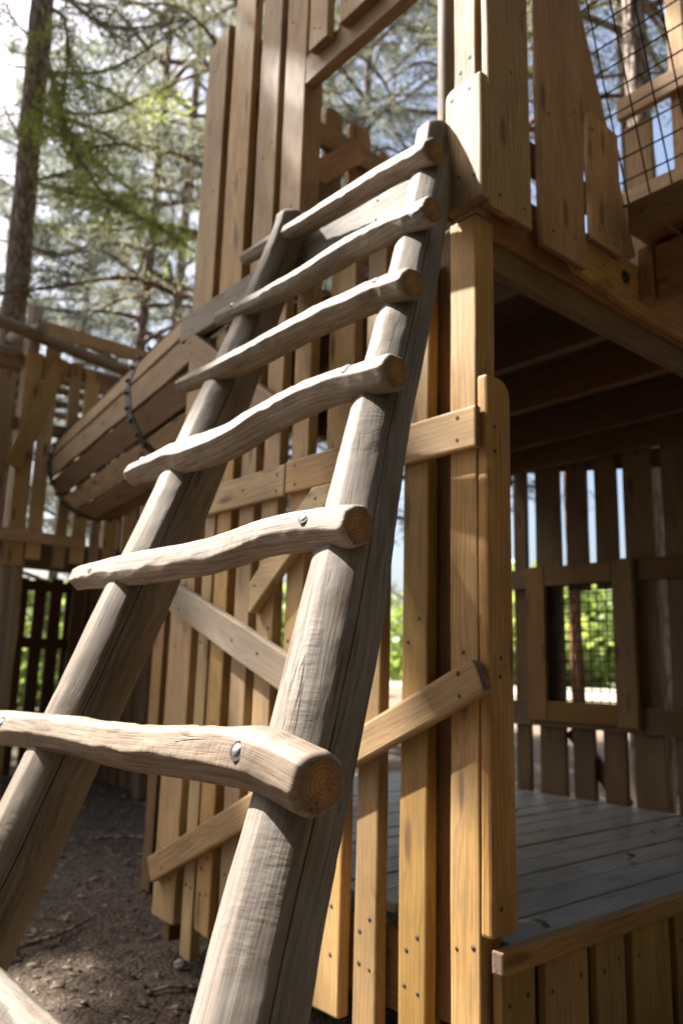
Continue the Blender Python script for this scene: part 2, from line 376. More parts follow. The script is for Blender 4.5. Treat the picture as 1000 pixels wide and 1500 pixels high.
def hewn_log(name, parent, pts, mat, seed, facets=9, depth=0.10, crack=None, seg=72, step=0.02, endr=0.012, tint=None, wob=0.5, end='end', chop=0.0, flats=None, soft=0.45, fat=1.0):
    """a pole dressed with a drawknife: long flats that wander along it; pts = (x, y, z, radius)"""
    rg = random.Random(seed)
    fine = catmull(pts, 24)
    ds = np.r_[0, np.cumsum(np.linalg.norm(np.diff(fine[:, :3], axis=0), axis=1))]
    n = max(12, int(ds[-1] / step))
    t = np.linspace(0, ds[-1], n)
    path = np.stack([np.interp(t, ds, fine[:, k]) for k in range(4)], 1)
    # rounded ends
    ext = []
    for i, s in enumerate(t):
        e = min(s, ds[-1] - s); ext.append(1.0)
    tang = np.gradient(path[:, :3], axis=0); tang /= np.linalg.norm(tang, axis=1)[:, None]
    T0 = V(tang.mean(0)).normalized()
    ref = V((0, 0, 1)) if abs(T0.z) < 0.7 else V((-1, 0, 0))
    angs = list(np.linspace(0, 2 * math.pi, seg, endpoint=False))
    if crack is not None:
        angs = [a for a in angs if abs((a - crack[0] + math.pi) % (2 * math.pi) - math.pi) > 0.05]
        angs += [crack[0] + d for d in (-0.045, -0.02, -0.006, 0.006, 0.02, 0.045)]
        angs = sorted(a % (2 * math.pi) for a in angs)
    A = np.array(angs); K = len(A)
    fa = [2 * math.pi * (k + rg.uniform(-0.22, 0.22)) / facets for k in range(facets)]
    if flats: facets = len(flats); fa = [math.radians(a + rg.uniform(-9, 9)) for a in flats]
    fo = [rg.uniform(0, 100) for _ in range(facets)]
    fd = [rg.uniform(0.90, 1.0) for _ in range(facets)]
    cells = []; cdep = []
    for k in range(facets):
        c = [-.05]
        while c[-1] < ds[-1] + .1: c.append(c[-1] + rg.choice((.06, .09, .14, .2)) * rg.uniform(.8, 1.3))
        cells.append(c); cdep.append([rg.choice((.15, .35, .6, 1.0)) for _ in c])
    verts = []; uvu = t + rg.uniform(0, 30); ro = rg.uniform(0, 30)
    for i in range(n):
        T = V(tang[i]).normalized(); U = (ref - T * ref.dot(T)).normalized(); W = T.cross(U)
        r = path[i, 3]
        rad = np.full(K, 1.12)
        for k in range(facets):
            d = fd[k] * (1 + depth * 0.55 * noise.noise((t[i] * 1.4, fo[k], 0)) + depth * wob * 0.5 * noise.noise((t[i] * 5.0, fo[k], 3)))
            if chop:
                q = int(np.searchsorted(cells[k], t[i])) - 1; q = max(0, min(q, len(cells[k]) - 2))
                uu = (t[i] - cells[k][q]) / (cells[k][q + 1] - cells[k][q]); d -= chop * cdep[k][q] * (1 - (2 * uu - 1) ** 2) - chop * .3
            aa = fa[k] + 0.25 * noise.noise((t[i] * 0.8, fo[k], 5))
            cs = np.cos(A - aa)
            rad = np.where(cs > 0.2, np.minimum(rad, d / np.maximum(cs, 0.2)), rad)
        rad = (rad * (1 - soft) + soft) * fat
        e = min(t[i], ds[-1] - t[i])
        if e < endr: rad = rad * (1 - 0.16 * (1 - e / endr) ** 2)
        tw = 0.0
        if crack is not None:
            tw = 0.10 * noise.noise((t[i] * 0.9, seed, 1)) + 0.02 * noise.noise((t[i] * 7.0, seed, 2))
            q = np.abs((A - crack[0] + math.pi) % (2 * math.pi) - math.pi)
            amt = max(0.0, min(1.0, (noise.noise((t[i] * 1.1, seed, 4)) + 0.62) * 3.0))
            rad = np.where(q < 0.007, rad - crack[1] / r * amt, rad)
        for a, q in zip(A, rad):
            p = V(path[i, :3]) + (U * math.cos(a + tw) + W * math.sin(a + tw)) * (r * q)
            verts.append(p[:])
    faces = []; uvs = []; mi = []
    vv = A * float(path[:, 3].mean()) + ro
    full = 2 * math.pi * float(path[:, 3].mean())
    for i in range(n - 1):
        for j in range(K):
            j2 = (j + 1) % K
            faces.append((i * K + j, i * K + j2, (i + 1) * K + j2, (i + 1) * K + j)); mi.append(0)
            v1 = vv[j2] + (full if j2 == 0 else 0)
            uvs += [(uvu[i], vv[j]), (uvu[i], v1), (uvu[i + 1], v1), (uvu[i + 1], vv[j])]
    cx, cy = rg.uniform(-.008, .008), rg.uniform(-.008, .008)
    for ring, flip in ((0, True), (n - 1, False)):
        idx = [ring * K + j for j in range(K)]
        cen = len(verts); c = path[ring, :3]
        verts.append(tuple(c + tang[ring] * (0.004 if not flip else -0.004)))
        T = V(tang[ring]); U = (ref - T * ref.dot(T)).normalized(); W = T.cross(U)
        def q2(vi):
            p = V(verts[vi]) - V(c); return (p.dot(U) + cx, p.dot(W) + cy)
        for j in range(K):
            tri = (idx[(j + 1) % K], idx[j], cen) if flip else (idx[j], idx[(j + 1) % K], cen)
            faces.append(tri); mi.append(1); uvs += [q2(v) for v in tri]
    me = bpy.data.meshes.new(name); me.from_pydata(verts, [], faces)
    uvl = me.uv_layers.new(name='UVMap'); uvl.data.foreach_set('uv', np.array(uvs, np.float32).ravel())
    me.polygons.foreach_set('material_index', np.array(mi, np.int32))
    ob = link(name, me, [M[mat], M[end]], parent, smooth=True)
    # keep the sawn end crisp
    sm = np.array([k == 0 for k in mi]); me.polygons.foreach_set('use_smooth', sm)
    if tint: ob.color = (*tint, 1)
    return ob

def tube_data(pts, sides=8, wig=0.0, seed=0):
    """(verts, faces) of a plain tapered tube"""
    P = np.array(pts, float); n = len(P)
    tang = np.gradient(P[:, :3], axis=0); vs = []; fs = []
    for i in range(n):
        T = V(tang[i]).normalized(); ref = V((1, 0.13, 0)) if abs(T.x) < 0.8 else V((0, 0, 1))
        U = (ref - T * ref.dot(T)).normalized(); W = T.cross(U)
        for j in range(sides):
            a = 2 * math.pi * j / sides
            r = P[i, 3] * (1 + wig * noise.noise((P[i, 2] * 2.5 + seed, math.cos(a) * 1.5, math.sin(a) * 1.5)))
            vs.append((V(P[i, :3]) + (U * math.cos(a) + W * math.sin(a)) * r)[:])
    for i in range(n - 1):
        for j in range(sides):
            j2 = (j + 1) % sides
            fs.append((i * sides + j, i * sides + j2, (i + 1) * sides + j2, (i + 1) * sides + j))
    fs.append(tuple(range(sides))[::-1]); fs.append(tuple((n - 1) * sides + j for j in range(sides)))
    return vs, fs
def tube(name, parent, pts, mat, sides=8, smooth_n=6, wig=0.0, seed=0):
    p = catmull(pts, smooth_n) if smooth_n else np.array(pts, float)
    vs, fs = tube_data(p, sides, wig, seed)
    me = bpy.data.meshes.new(name); me.from_pydata(vs, [], fs)
    me.uv_layers.new(name='UVMap')
    L = np.array([v.co[:] for v in me.vertices])
    uv = me.uv_layers[0].data
    for pl in me.polygons:
        for li in pl.loop_indices:
            vi = me.loops[li].vertex_index; uv[li].uv = (vi // sides * 0.1, vi % sides * 0.03)
    return link(name, me, M[mat] if isinstance(mat, str) else mat, parent, smooth=True)

# screw heads: one shared mesh, one object per screw
def screw_mesh():
    bm = bmesh.new()
    bmesh.ops.create_circle(bm, cap_ends=True, segments=14, radius=0.0078)
    for f in bm.faces: f.material_index = 0
    r = bmesh.ops.create_cone(bm, cap_ends=True, segments=12, radius1=0.0056, radius2=0.004, depth=0.0014, matrix=Matrix.Translation((0, 0, 0.0007)))
    for v in r['verts']:
        for f in v.link_faces: f.material_index = 1
    me = bpy.data.meshes.new('screw'); bm.to_mesh(me); bm.free()
    me.materials.append(M['recess_shade']); me.materials.append(M['screw']); return me
SCREW = screw_mesh()
def screw(board, pos, N):
    o = bpy.data.objects.new('screw', SCREW); COL.objects.link(o)
    o.parent = board
    o.location = V(pos) + V(N) * 0.0008 - world_loc(board)
    o.rotation_euler = V(N).to_track_quat('Z', 'Y').to_euler()
    s = R_.uniform(0.8, 1.1); o.scale = (s, s, 1)
def screws(board, face, pos, pts):
    for a, z in pts:
        a += R_.uniform(-.006, .006); z += R_.uniform(-.008, .008)
        if face == 'x': screw(board, (pos, a, z), -XL)
        else: screw(board, (a, pos, z), -YL)

# ------------------------------------------------------------------ camera
def camera():
    cam = bpy.data.cameras.new('camera'); o = bpy.data.objects.new('camera', cam); COL.objects.link(o)
    yaw, pitch, roll = math.radians(50), math.radians(11.3), math.radians(1.55)
    F = V((math.cos(yaw) * math.cos(pitch), math.sin(yaw) * math.cos(pitch), math.sin(pitch)))
    r0 = V((math.sin(yaw), -math.cos(yaw), 0)); u0 = r0.cross(F)
    R = r0 * math.cos(roll) + u0 * math.sin(roll); U = u0 * math.cos(roll) - r0 * math.sin(roll)
    mt = Matrix((R, U, -F)).transposed().to_4x4(); mt.translation = (-1.95787, -1.61104, 1.35)
    o.matrix_world = mt
    cam.sensor_fit = 'VERTICAL'; cam.sensor_height = 36.0; cam.lens = 1150 / 1500 * 36
    cam.clip_start = 0.05; cam.clip_end = 600
    cam.dof.use_dof = True; cam.dof.focus_distance = 1.6; cam.dof.aperture_fstop = 2.8
    SC.camera = o
camera()

# ------------------------------------------------------------------ light
SUN = V((-0.25, 0.625, 0.74)).normalized()
def light():
    w = bpy.data.worlds.new('World'); SC.world = w; w.use_nodes = True
    nt = w.node_tree; nt.nodes.clear()
    sky = nt.nodes.new('ShaderNodeTexSky'); sky.sky_type = 'NISHITA'; sky.sun_disc = False
    sky.sun_elevation = math.asin(SUN.z); sky.sun_rotation = math.atan2(SUN.x, SUN.y)
    sky.air_density = 1.0; sky.dust_density = 4.5; sky.ozone_density = 1.0
    bg = nt.nodes.new('ShaderNodeBackground'); bg.inputs[1].default_value = 0.053
    out = nt.nodes.new('ShaderNodeOutputWorld')
    nt.links.new(sky.outputs[0], bg.inputs[0]); nt.links.new(bg.outputs[0], out.inputs[0])
    l = bpy.data.lights.new('sun', 'SUN'); l.energy = 5.0; l.angle = math.radians(0.53); l.color = (1.0, 0.95, 0.87)
    o = bpy.data.objects.new('sun', l); COL.objects.link(o)
    o.rotation_euler = SUN.to_track_quat('Z', 'Y').to_euler(); o.location = (0, 0, 30)
light()
SC.view_settings.view_transform = 'Standard'; SC.view_settings.look = 'None'
SC.view_settings.exposure = 2.35; SC.view_settings.gamma = 1.0
SC.cycles.max_bounces = 8; SC.cycles.diffuse_bounces = 4; SC.cycles.transmission_bounces = 6
SC.cycles.use_denoising = True

# ------------------------------------------------------------------ play tower
TW = thing('play_tower', 'two storey timber play tower clad in upright boards, behind the log ladder', 'play tower', (1.4, 1.0, 0))
PALE, WARM, UP = 'pale', 'warm', 'upper'
# -- left face, boards below the upper rail
low = [  # y0, y1, z0, z1, x, material, tint
    (1.845, 2.057, .175, 3.06, 0.0, PALE, (1.0, .93, .72)), (1.69, 1.785, .065, 3.06, .006, PALE, (1.02, .97, .8)),
    (1.54, 1.66, .205, 3.06, .0, PALE, (.96, .90, .74)), (1.352, 1.476, .12, 3.06, .004, PALE, (1.08, 1.0, .82)),
    (1.16, 1.285, .15, 3.06, .0, PALE, (1.0, .95, .78)), (.955, 1.075, .12, 3.06, .0, PALE, (.95, .88, .74)),
    (.672, .835, .155, 3.06, .002, PALE, (1.06, .95, .72)), (.484, .594, .02, 3.06, .0, WARM, (.95, 1.0, 1.0)),
    (.254, .376, .02, 2.86, .0, WARM, (.92, .96, 1.05))]
for y0, y1, z0, z1, x, mt, tn in low:
    b = vboard('x', 'wall_board', TW, x, y0, y1, z0, z1, mt, 0.05, bev=.007, tint=tn, cut0=(R_.uniform(-.01, .01), 0))
    q = (y1 - y0) * .27
    pts = [(y0 + q, .36), (y1 - q, .36), (y0 + q, .52), (y1 - q, .47), (y0 + q, 1.52), (y1 - q, 1.45)]
    screws(b, 'x', x, [p for p in pts if p[1] > z0 + .04])
# corner post: its broad face is the pale strip beside the dark gap
b = vboard('x', 'corner_post', TW, .0, .034, .150, .0, 2.945, PALE, 0.10, bev=.006, tint=(1.1, .93, .68))
screws(b, 'x', 0, [(.06, .33), (.12, .30), (.06, .55), (.12, .53), (.07, .18), (.11, .12), (.09, 1.42)])
for y0, y1, z0 in ((1.985, 2.055, .06), (1.44, 1.53, .0), (.17, .27, .28)):
    vboard('x', 'inner_post', TW, .062, y0, y1, z0, 2.98, 'dark', 0.10, tint=(.8, .8, .8))
# -- rails and braces on the left face
b = hboard('x', 'rail', TW, -.03, .012, 1.070, 2.080, 2.222, PALE, .029, bev=.008, tint=(1.16, 1.0, .74)); screws(b, 'x', -.03, [(.09, 2.19), (.09, 2.11), (1.0, 2.19), (1.0, 2.11)])
b = hboard('x', 'rail', TW, -.03, 1.076, 1.790, 2.075, 2.216, PALE, .029, bev=.008, tint=(1.0, .92, .76)); screws(b, 'x', -.03, [(1.13, 2.18), (1.13, 2.10), (1.7, 2.18), (1.7, 2.10), (1.4, 2.14)])
b = hboard('x', 'upper_rail', TW, -.048, .215, 2.09, 3.085, 3.235, 'grey', .047, bev=.007); screws(b, 'x', -.048, [(.5, 3.19), (.5, 3.12), (1.5, 3.16), (1.95, 3.2), (1.95, 3.11)])
b = brace('x', 'diagonal_brace', TW, -.046, (-.005, 1.347), (2.03, .385), .118, WARM, .044, bev=.012, rnd=(('BL', .02), ('BR', .03)), tint=(.86, .86, .95)); screws(b, 'x', -.046, [(.075, 1.345), (.07, 1.28), (1.93, .47), (1.9, .41)])
b = brace('x', 'diagonal_brace', TW, -.046, (.72, 1.22), (2.0, 1.69), .145, 'grey', .044, bev=.007, tint=(1.2, 1.15, 1.05)); screws(b, 'x', -.046, [(1.93, 1.70), (1.90, 1.62), (1.4, 1.47), (1.2, 1.40)])
d = [(.86, 2.073), (.66, 2.073), (1.27, 1.575), (1.285, 1.585), (1.285, 1.715)]
b = plank('gusset_board', TW, [(y, z) for y, z in d], YL, ZL, -XL, (-.046, 0, 0), .044, PALE, bev=.008, tint=(.98, .88, .7)); screws(b, 'x', -.046, [(1.24, 1.69), (1.0, 1.93), (.83, 2.03)])
b = brace('x', 'diagonal_brace', TW, -.046, (2.03, 3.075), (1.14, 2.445), .135, UP, .044, bev=.008, tint=(1.0, .93, .82)); screws(b, 'x', -.046, [(1.97, 3.06), (1.95, 2.98), (1.2, 2.52), (1.23, 2.45)])
# -- rim joist and deck
hboard('x', 'rim_joist', TW, .066, .29, 2.0, .24, .49, 'dark', .045, tint=(1.1, 1.0, .9))
hboard('x', 'rim_joist', TW, .066, .03, .168, .24, .49, 'dark', .045, tint=(1.1, 1.0, .9))
def deck(name, x0, x1, y0, y1, ztop, w, mat, thick=.035, gap=.010, parent=TW, tint=None):
    bm = bmesh.new(); uvl = bm.loops.layers.uv.new('UVMap')
    y = y0
    while y < y1 - .02:
        ye = min(y + w * R_.uniform(.93, 1.07), y1); zt = ztop + R_.uniform(-.002, .002); ru, rv = R_.uniform(0, 40), R_.uniform(0, 40)
        r = bmesh.ops.create_cube(bm, size=1.0, matrix=Matrix.Translation(((x0 + x1) / 2, (y + ye - gap) / 2, zt - thick / 2)) @ Matrix.Diagonal((x1 - x0, ye - gap - y, thick, 1)))
        es = set(e for v in r['verts'] for e in v.link_edges)
        g = bmesh.ops.bevel(bm, geom=list(es), offset=.004, segments=1, affect='EDGES')
        for f in set(f for v in g['verts'] for f in v.link_faces):
            for l in f.loops: l[uvl].uv = (l.vert.co.x + ru, l.vert.co.y + l.vert.co.z + rv)
        y = ye
    me = bpy.data.meshes.new(name); bm.to_mesh(me); bm.free()
    ob = link(name, me, M[mat], parent)
    if tint: ob.color = (*tint, 1)
    return ob
deck('deck_floor', .115, 2.80, .0, 2.05, .55, .165, 'deck')
deck('rear_deck_floor', 1.05, 2.80, 2.06, 3.1, .55, .165, 'deck')
hboard('y', 'fascia', TW, -.042, .01, 3.0, .492, .558, WARM, .042, bev=.007, tint=(.82, .80, .85))
sx = .03
for w_ in (.155, .225, .165, .25, .22, .18, .24, .19, .2, .22):
    if sx + w_ > 2.9: break
    b = vboard('y', 'skirt_board', TW, -.022, sx, sx + w_, R_.uniform(.0, .03), .488, WARM, .035, bev=.006, tint=(R_.uniform(.72, .9),) * 3)
    screws(b, 'y', -.022, [(sx + .035, .40), (sx + w_ - .035, .415)])
    sx += w_ + R_.uniform(.045, .065)
hboard('y', 'skirt_gap_shade', TW, .02, .12, 2.9, .02, .48, 'dark', .03, tint=(.35, .33, .32))  # near-black board filling the skirt gaps, standing in for under-deck shade
# -- guard board standing on the right of the corner post
b = vboard('y', 'guard_board', TW, -.010, .002, .126, .585, 2.335, WARM, .042, bev=.010, rnd=(('TR', .06),), tint=(1.22, 1.22, 1.15))
screws(b, 'y', -.010, [(.046, 2.16), (.046, 2.075), (.055, 1.40), (.055, 1.335), (.05, .66)])
# -- tall boards of the upper storey, left of the ladder
for y0, y1, z0, z1, x, kw in ((1.848, 2.062, 3.2, 5.0, .0, dict(cut1=(.0, -.055))), (1.575, 1.785, 3.2, 6.4, .004, {}), (1.308, 1.485, 3.2, 6.4, .0, {})):
    b = vboard('x', 'tall_board', TW, x, y0, y1, z0, z1, UP, .05, bev=.006, tint=(1.02, .95, .86), **kw)
    ym = (y0 + y1) / 2; screws(b, 'x', x, [(ym - .04, 3.95), (ym + .03, 3.9), (ym + .01, 4.75), (ym - .04, 4.85)])
b = vboard('x', 'tall_post', TW, .0, 1.085, 1.255, 3.2, 6.4, UP, .11, bev=.006, tint=(.92, .88, .84)); screws(b, 'x', 0, [(1.2, 4.55), (1.13, 4.75), (1.15, 3.5)])
for y0, y1, z1, t in ((1.76, 1.87, 5.15, .8), (1.47, 1.60, 4.75, .9), (1.24, 1.33, 4.4, .8)):
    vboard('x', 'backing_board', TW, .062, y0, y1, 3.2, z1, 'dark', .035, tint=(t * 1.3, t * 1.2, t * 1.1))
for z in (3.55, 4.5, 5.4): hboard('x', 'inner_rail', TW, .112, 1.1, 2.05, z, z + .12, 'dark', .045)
# -- entrance head and the short boards hung on it
hboard('x', 'lintel', TW, .0, .16, 1.083, 4.12, 4.268, UP, .06, tint=(.8, .72, .64))
for y0, y1, z0 in ((.865, 1.0, 4.22), (.55, .775, 4.215), (.25, .44, 4.21)):
    b = vboard('x', 'head_board', TW, -.046, y0, y1, z0, 6.4, UP, .044, tint=(1.0, .92, .82)); screws(b, 'x', -.046, [(y0 + .05, z0 + .07), (y1 - .04, z0 + .1)])
# -- upper corner
b = vboard('x', 'corner_board', TW, .0, .026, .128, 2.95, 6.4, UP, .05, bev=.005, tint=(1.08, 1.0, .88)); screws(b, 'x', 0, [(.1, 3.55), (.05, 3.6)])
b = vboard('x', 'corner_cover_board', TW, -.046, -.035, .132, 2.965, 3.46, UP, .044, bev=.009, rnd=(('TR', .035),), tint=(1.12, 1.04, .86)); screws(b, 'x', -.046, [(.10, 3.42), (.02, 3.42), (.0, 3.06), (.07, 3.08)])
tube('corner_pole', TW, [(.03, .19, 3.12, .042), (.03, .185, 3.5, .042), (.035, .19, 4.6, .04), (.035, .19, 6.4, .038)], 'bough', 14, 8, .1, 3)
# -- right face of the upper storey
b = vboard('y', 'front_board', TW, -.032, .0, .247, 2.95, 6.4, UP, .03, bev=.007, tint=(1.15, .98, .78)); screws(b, 'y', -.032, [(.06, 3.01), (.2, 3.02), (.13, 3.55)])
b = vboard('y', 'front_board', TW, -.032, .312, .607, 2.925, 6.4, UP, .03, bev=.010, tint=(1.15, .98, .78), wav=.006); screws(b, 'y', -.032, [(.38, 3.0), (.53, 3.03), (.36, 3.5), (.55, 3.6)])
b = vboard('y', 'front_board', TW, -.032, .655, .883, 3.08, 3.67, UP, .03, bev=.008, tint=(1.15, .98, .78)); screws(b, 'y', -.032, [(.70, 3.14), (.82, 3.13), (.68, 3.6)])
brace('y', 'slanted_board', TW, .004, (.945, 3.13), (.385, 4.75), .23, UP, .035, bev=.008, tint=(1.15, .98, .78), wav=.010)
vboard('y', 'inner_board', TW, .095, .24, .32, 2.9, 3.55, 'dark', .03); hboard('y', 'inner_rail', TW, .095, .02, .95, 3.36, 3.48, 'dark', .045, tint=(1.3, 1.0, .8))
hboard('y', 'inner_rail', TW, .095, .02, .95, 3.12, 3.2, 'dark', .045, tint=(1.5, 1.1, .8))
hboard('y', 'edge_beam', TW, .040, .10, 2.9, 2.893, 3.03, 'dark', .045, tint=(1.9, 1.6, 1.3))
hboard('y', 'ledger', TW, .058, .10, 2.9, 2.788, 2.889, 'dark', .05, tint=(1.5, 1.3, 1.1))
b = plank('edge_board', TW, [(.52, 2.985), (.60, 2.94), (1.0, 2.905), (2.9, 2.905), (2.9, 3.125), (1.55, 3.125), (1.35, 3.11), (1.22, 3.125), (.56, 3.125), (.53, 3.05)], XL, ZL, -YL, (0, .001, 0), .037, WARM, bev=.006, tint=(.95, .9, .85))
screws(b, 'y', .001, [(.78, 3.03), (.80, 2.96), (1.05, 3.0), (1.28, 2.98), (1.5, 2.97)])
vboard('y', 'stub_post', TW, -.06, 1.055, 1.15, 2.955, 3.205, 'dark', .06, tint=(1.6, 1.4, 1.2))
def bolt_mesh(r=.02):
    bm = bmesh.new(); bmesh.ops.create_uvsphere(bm, u_segments=16, v_segments=8, radius=r, matrix=Matrix.Diagonal((1, 1, .55, 1)))
    bmesh.ops.create_cone(bm, cap_ends=True, segments=18, radius1=r * 1.45, radius2=r * 1.4, depth=.004)
    me = bpy.data.meshes.new('coach_bolt'); bm.to_mesh(me); bm.free(); return me
o = link('coach_bolt', bolt_mesh(), M['steel'], None, smooth=True); o.parent = TW; o.rotation_euler = (math.radians(90), 0, 0); o.location = V((.945, -.003, 3.03)) - world_loc(TW)
# -- upper floor seen from beneath; the shade there is put into the tints
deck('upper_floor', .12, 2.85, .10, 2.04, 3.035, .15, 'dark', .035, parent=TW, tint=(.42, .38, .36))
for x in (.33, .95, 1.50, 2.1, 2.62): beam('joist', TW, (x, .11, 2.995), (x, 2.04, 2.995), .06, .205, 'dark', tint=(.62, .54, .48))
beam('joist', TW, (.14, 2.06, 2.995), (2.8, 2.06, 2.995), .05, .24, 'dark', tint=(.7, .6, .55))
# -- end wall of the upper storey, seen through the ladder entrance
for k, (x0, x1, zt) in enumerate(((.2, .36, 5.1), (.42, .6, 5.0), (.66, .82, 5.05), (.885, 1.03, 5.06), (1.09, 1.29, 5.05), (1.36, 1.5, 4.95), (1.56, 1.7, 5.02), (1.78, 1.95, 5.0), (2.02, 2.2, 5.05), (2.3, 2.46, 4.96), (2.55, 2.72, 5.0))):
    vboard('y', 'end_wall_board', TW, 2.045, x0, x1, 4.15 if .1 < x0 < 1.2 else 3.04, zt, UP, .04, tint=(.95, .8, .62), rnd=(('TL', .05), ('TR', .06)))
hboard('y', 'end_wall_rail', TW, 2.0, .12, 2.8, 4.70, 4.865, UP, .044, tint=(1.0, .82, .62))
hboard('y', 'end_wall_rail', TW, 2.0, .12, 2.8, 4.02, 4.15, UP, .044, tint=(.9, .74, .58))
brace('y', 'diagonal_brace', TW, 1.955, (.45, 4.15), (1.12, 4.78), .15, UP, .044, tint=(1.0, .86, .7))
# -- back wall of the lower storey with the mesh window
FX = 2.85
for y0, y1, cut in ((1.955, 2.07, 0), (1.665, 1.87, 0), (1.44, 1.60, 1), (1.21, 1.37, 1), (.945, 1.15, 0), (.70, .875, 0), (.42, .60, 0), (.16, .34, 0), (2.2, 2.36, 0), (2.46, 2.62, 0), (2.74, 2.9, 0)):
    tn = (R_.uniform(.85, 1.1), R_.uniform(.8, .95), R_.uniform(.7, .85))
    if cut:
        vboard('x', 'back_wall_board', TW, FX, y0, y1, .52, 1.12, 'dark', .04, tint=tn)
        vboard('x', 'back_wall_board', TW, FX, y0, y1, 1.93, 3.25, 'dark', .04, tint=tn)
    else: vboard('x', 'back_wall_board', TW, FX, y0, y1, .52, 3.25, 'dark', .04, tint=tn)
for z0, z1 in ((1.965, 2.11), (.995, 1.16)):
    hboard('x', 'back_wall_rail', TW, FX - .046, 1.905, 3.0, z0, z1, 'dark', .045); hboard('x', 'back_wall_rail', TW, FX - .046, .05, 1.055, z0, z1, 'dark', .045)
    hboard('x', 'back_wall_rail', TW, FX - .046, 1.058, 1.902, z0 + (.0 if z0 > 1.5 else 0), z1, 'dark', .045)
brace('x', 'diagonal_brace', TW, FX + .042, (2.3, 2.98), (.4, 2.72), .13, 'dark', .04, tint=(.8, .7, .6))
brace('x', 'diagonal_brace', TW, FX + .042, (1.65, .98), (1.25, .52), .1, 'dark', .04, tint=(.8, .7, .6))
WF = thing  # (window frame is a part of the tower)
fr = hboard('x', 'window_frame', TW, FX - .088, 1.215, 1.742, 1.97, 2.105, WARM, .04, tint=(.62, .60, .56))
plank('frame_board', fr, strip(1.025, 2.115, 1.062, 1.212), ZL, YL, -XL, (FX - .09, 0, 0), .04, WARM, tint=(.66, .64, .6))
plank('frame_board', fr, strip(1.035, 2.112, 1.745, 1.903), ZL, YL, -XL, (FX - .09, 0, 0), .04, WARM, tint=(.58, .56, .52))
plank('frame_board', fr, strip(1.215, 1.742, 1.035, 1.17), YL, ZL, -XL, (FX - .088, 0, 0), .04, WARM, tint=(.6, .58, .54))
def wire_panel(name, parent, origin, A, B, la, lb, step, r, off=(0.02, 0.02), sag=0.0):
    A, B = V(A).normalized(), V(B).normalized(); N = A.cross(B); vs = []; fs = []
    def wire(p, q, wob):
        n = 10; pts = []
        for i in range(n + 1):
            t = i / n; c = p.lerp(q, t) + N * (sag * noise.noise((t * 3, wob, 1))) ; pts.append((*c, r))
        a, b = tube_data(pts, 5); k = len(vs); vs.extend(a); fs.extend(tuple(i + k for i in f) for f in b)
    o = V(origin); k = off[0]
    while k < la: wire(o + A * k, o + A * k + B * lb, k); k += step
    k = off[1]
    while k < lb: wire(o + B * k + N * r * 2, o + B * k + A * la + N * r * 2, k + 50); k += step
    me = bpy.data.meshes.new(name); me.from_pydata(vs, [], fs)
    return link(name, me, M['wire'], parent, smooth=True)
wire_panel('window_mesh', TW, (FX - .047, 1.062, 1.03), YL, ZL, .84, 1.08, .066, .0042)
# posts that stand behind the back wall
vboard('x', 'inner_post', TW, FX + .045, 1.02, 1.14, .0, 3.3, 'dark', .12)
vboard('x', 'inner_post', TW, FX + .045, 2.9, 3.02, .0, 3.3, 'dark', .12)

# ------------------------------------------------------------------ log ladder
LD = thing('log_ladder', 'weathered log ladder with chunky hewn rungs leaning on the play tower', 'ladder', (-1.5, -.05, 0))
RAIL_A = [(-1.56, -.70, -.03, .092), (-1.36, -.585, .41, .090), (-1.175, -.474, .796, .089), (-1.114, -.437, .925, .087), (-1.02, -.389, 1.125, .084), (-.861, -.302, 1.465, .086), (-.648, -.165, 1.921, .079), (-.453, -.06, 2.338, .076), (-.291, .038, 2.682, .073), (-.095, .165, 3.10, .072), (-.045, .195, 3.30, .068), (-.035, .2, 3.36, .062)]
RAIL_B = [(-1.56, .60, -.03, .099), (-1.34, .66, .44, .097), (-1.119, .70, .915, .095), (-.973, .745, 1.228, .095), (-.843, .785, 1.503, .097), (-.683, .84, 1.846, .094), (-.457, .947, 2.328, .093), (-.247, 1.065, 2.778, .084), (-.125, 1.09, 3.10, .079), (-.085, 1.045, 3.29, .074), (-.08, 1.035, 3.37, .070)]
RAIL_A = [(x + .9056 * .012, y, z - .4242 * .012, r) for x, y, z, r in RAIL_A]; RAIL_B = [(x + .9056 * .012, y, z - .4242 * .012, r) for x, y, z, r in RAIL_B]
hewn_log('rail', LD, RAIL_A, 'log', 21, 9, .09, crack=(1.30, .026), seg=120, fat=1.07, soft=.5, step=.015, chop=.025)
hewn_log('rail', LD, RAIL_B, 'log', 34, 9, .09, crack=(1.25, .016), seg=120, soft=.5, step=.015, chop=.025, tint=(.9, .9, .88), fat=1.10)
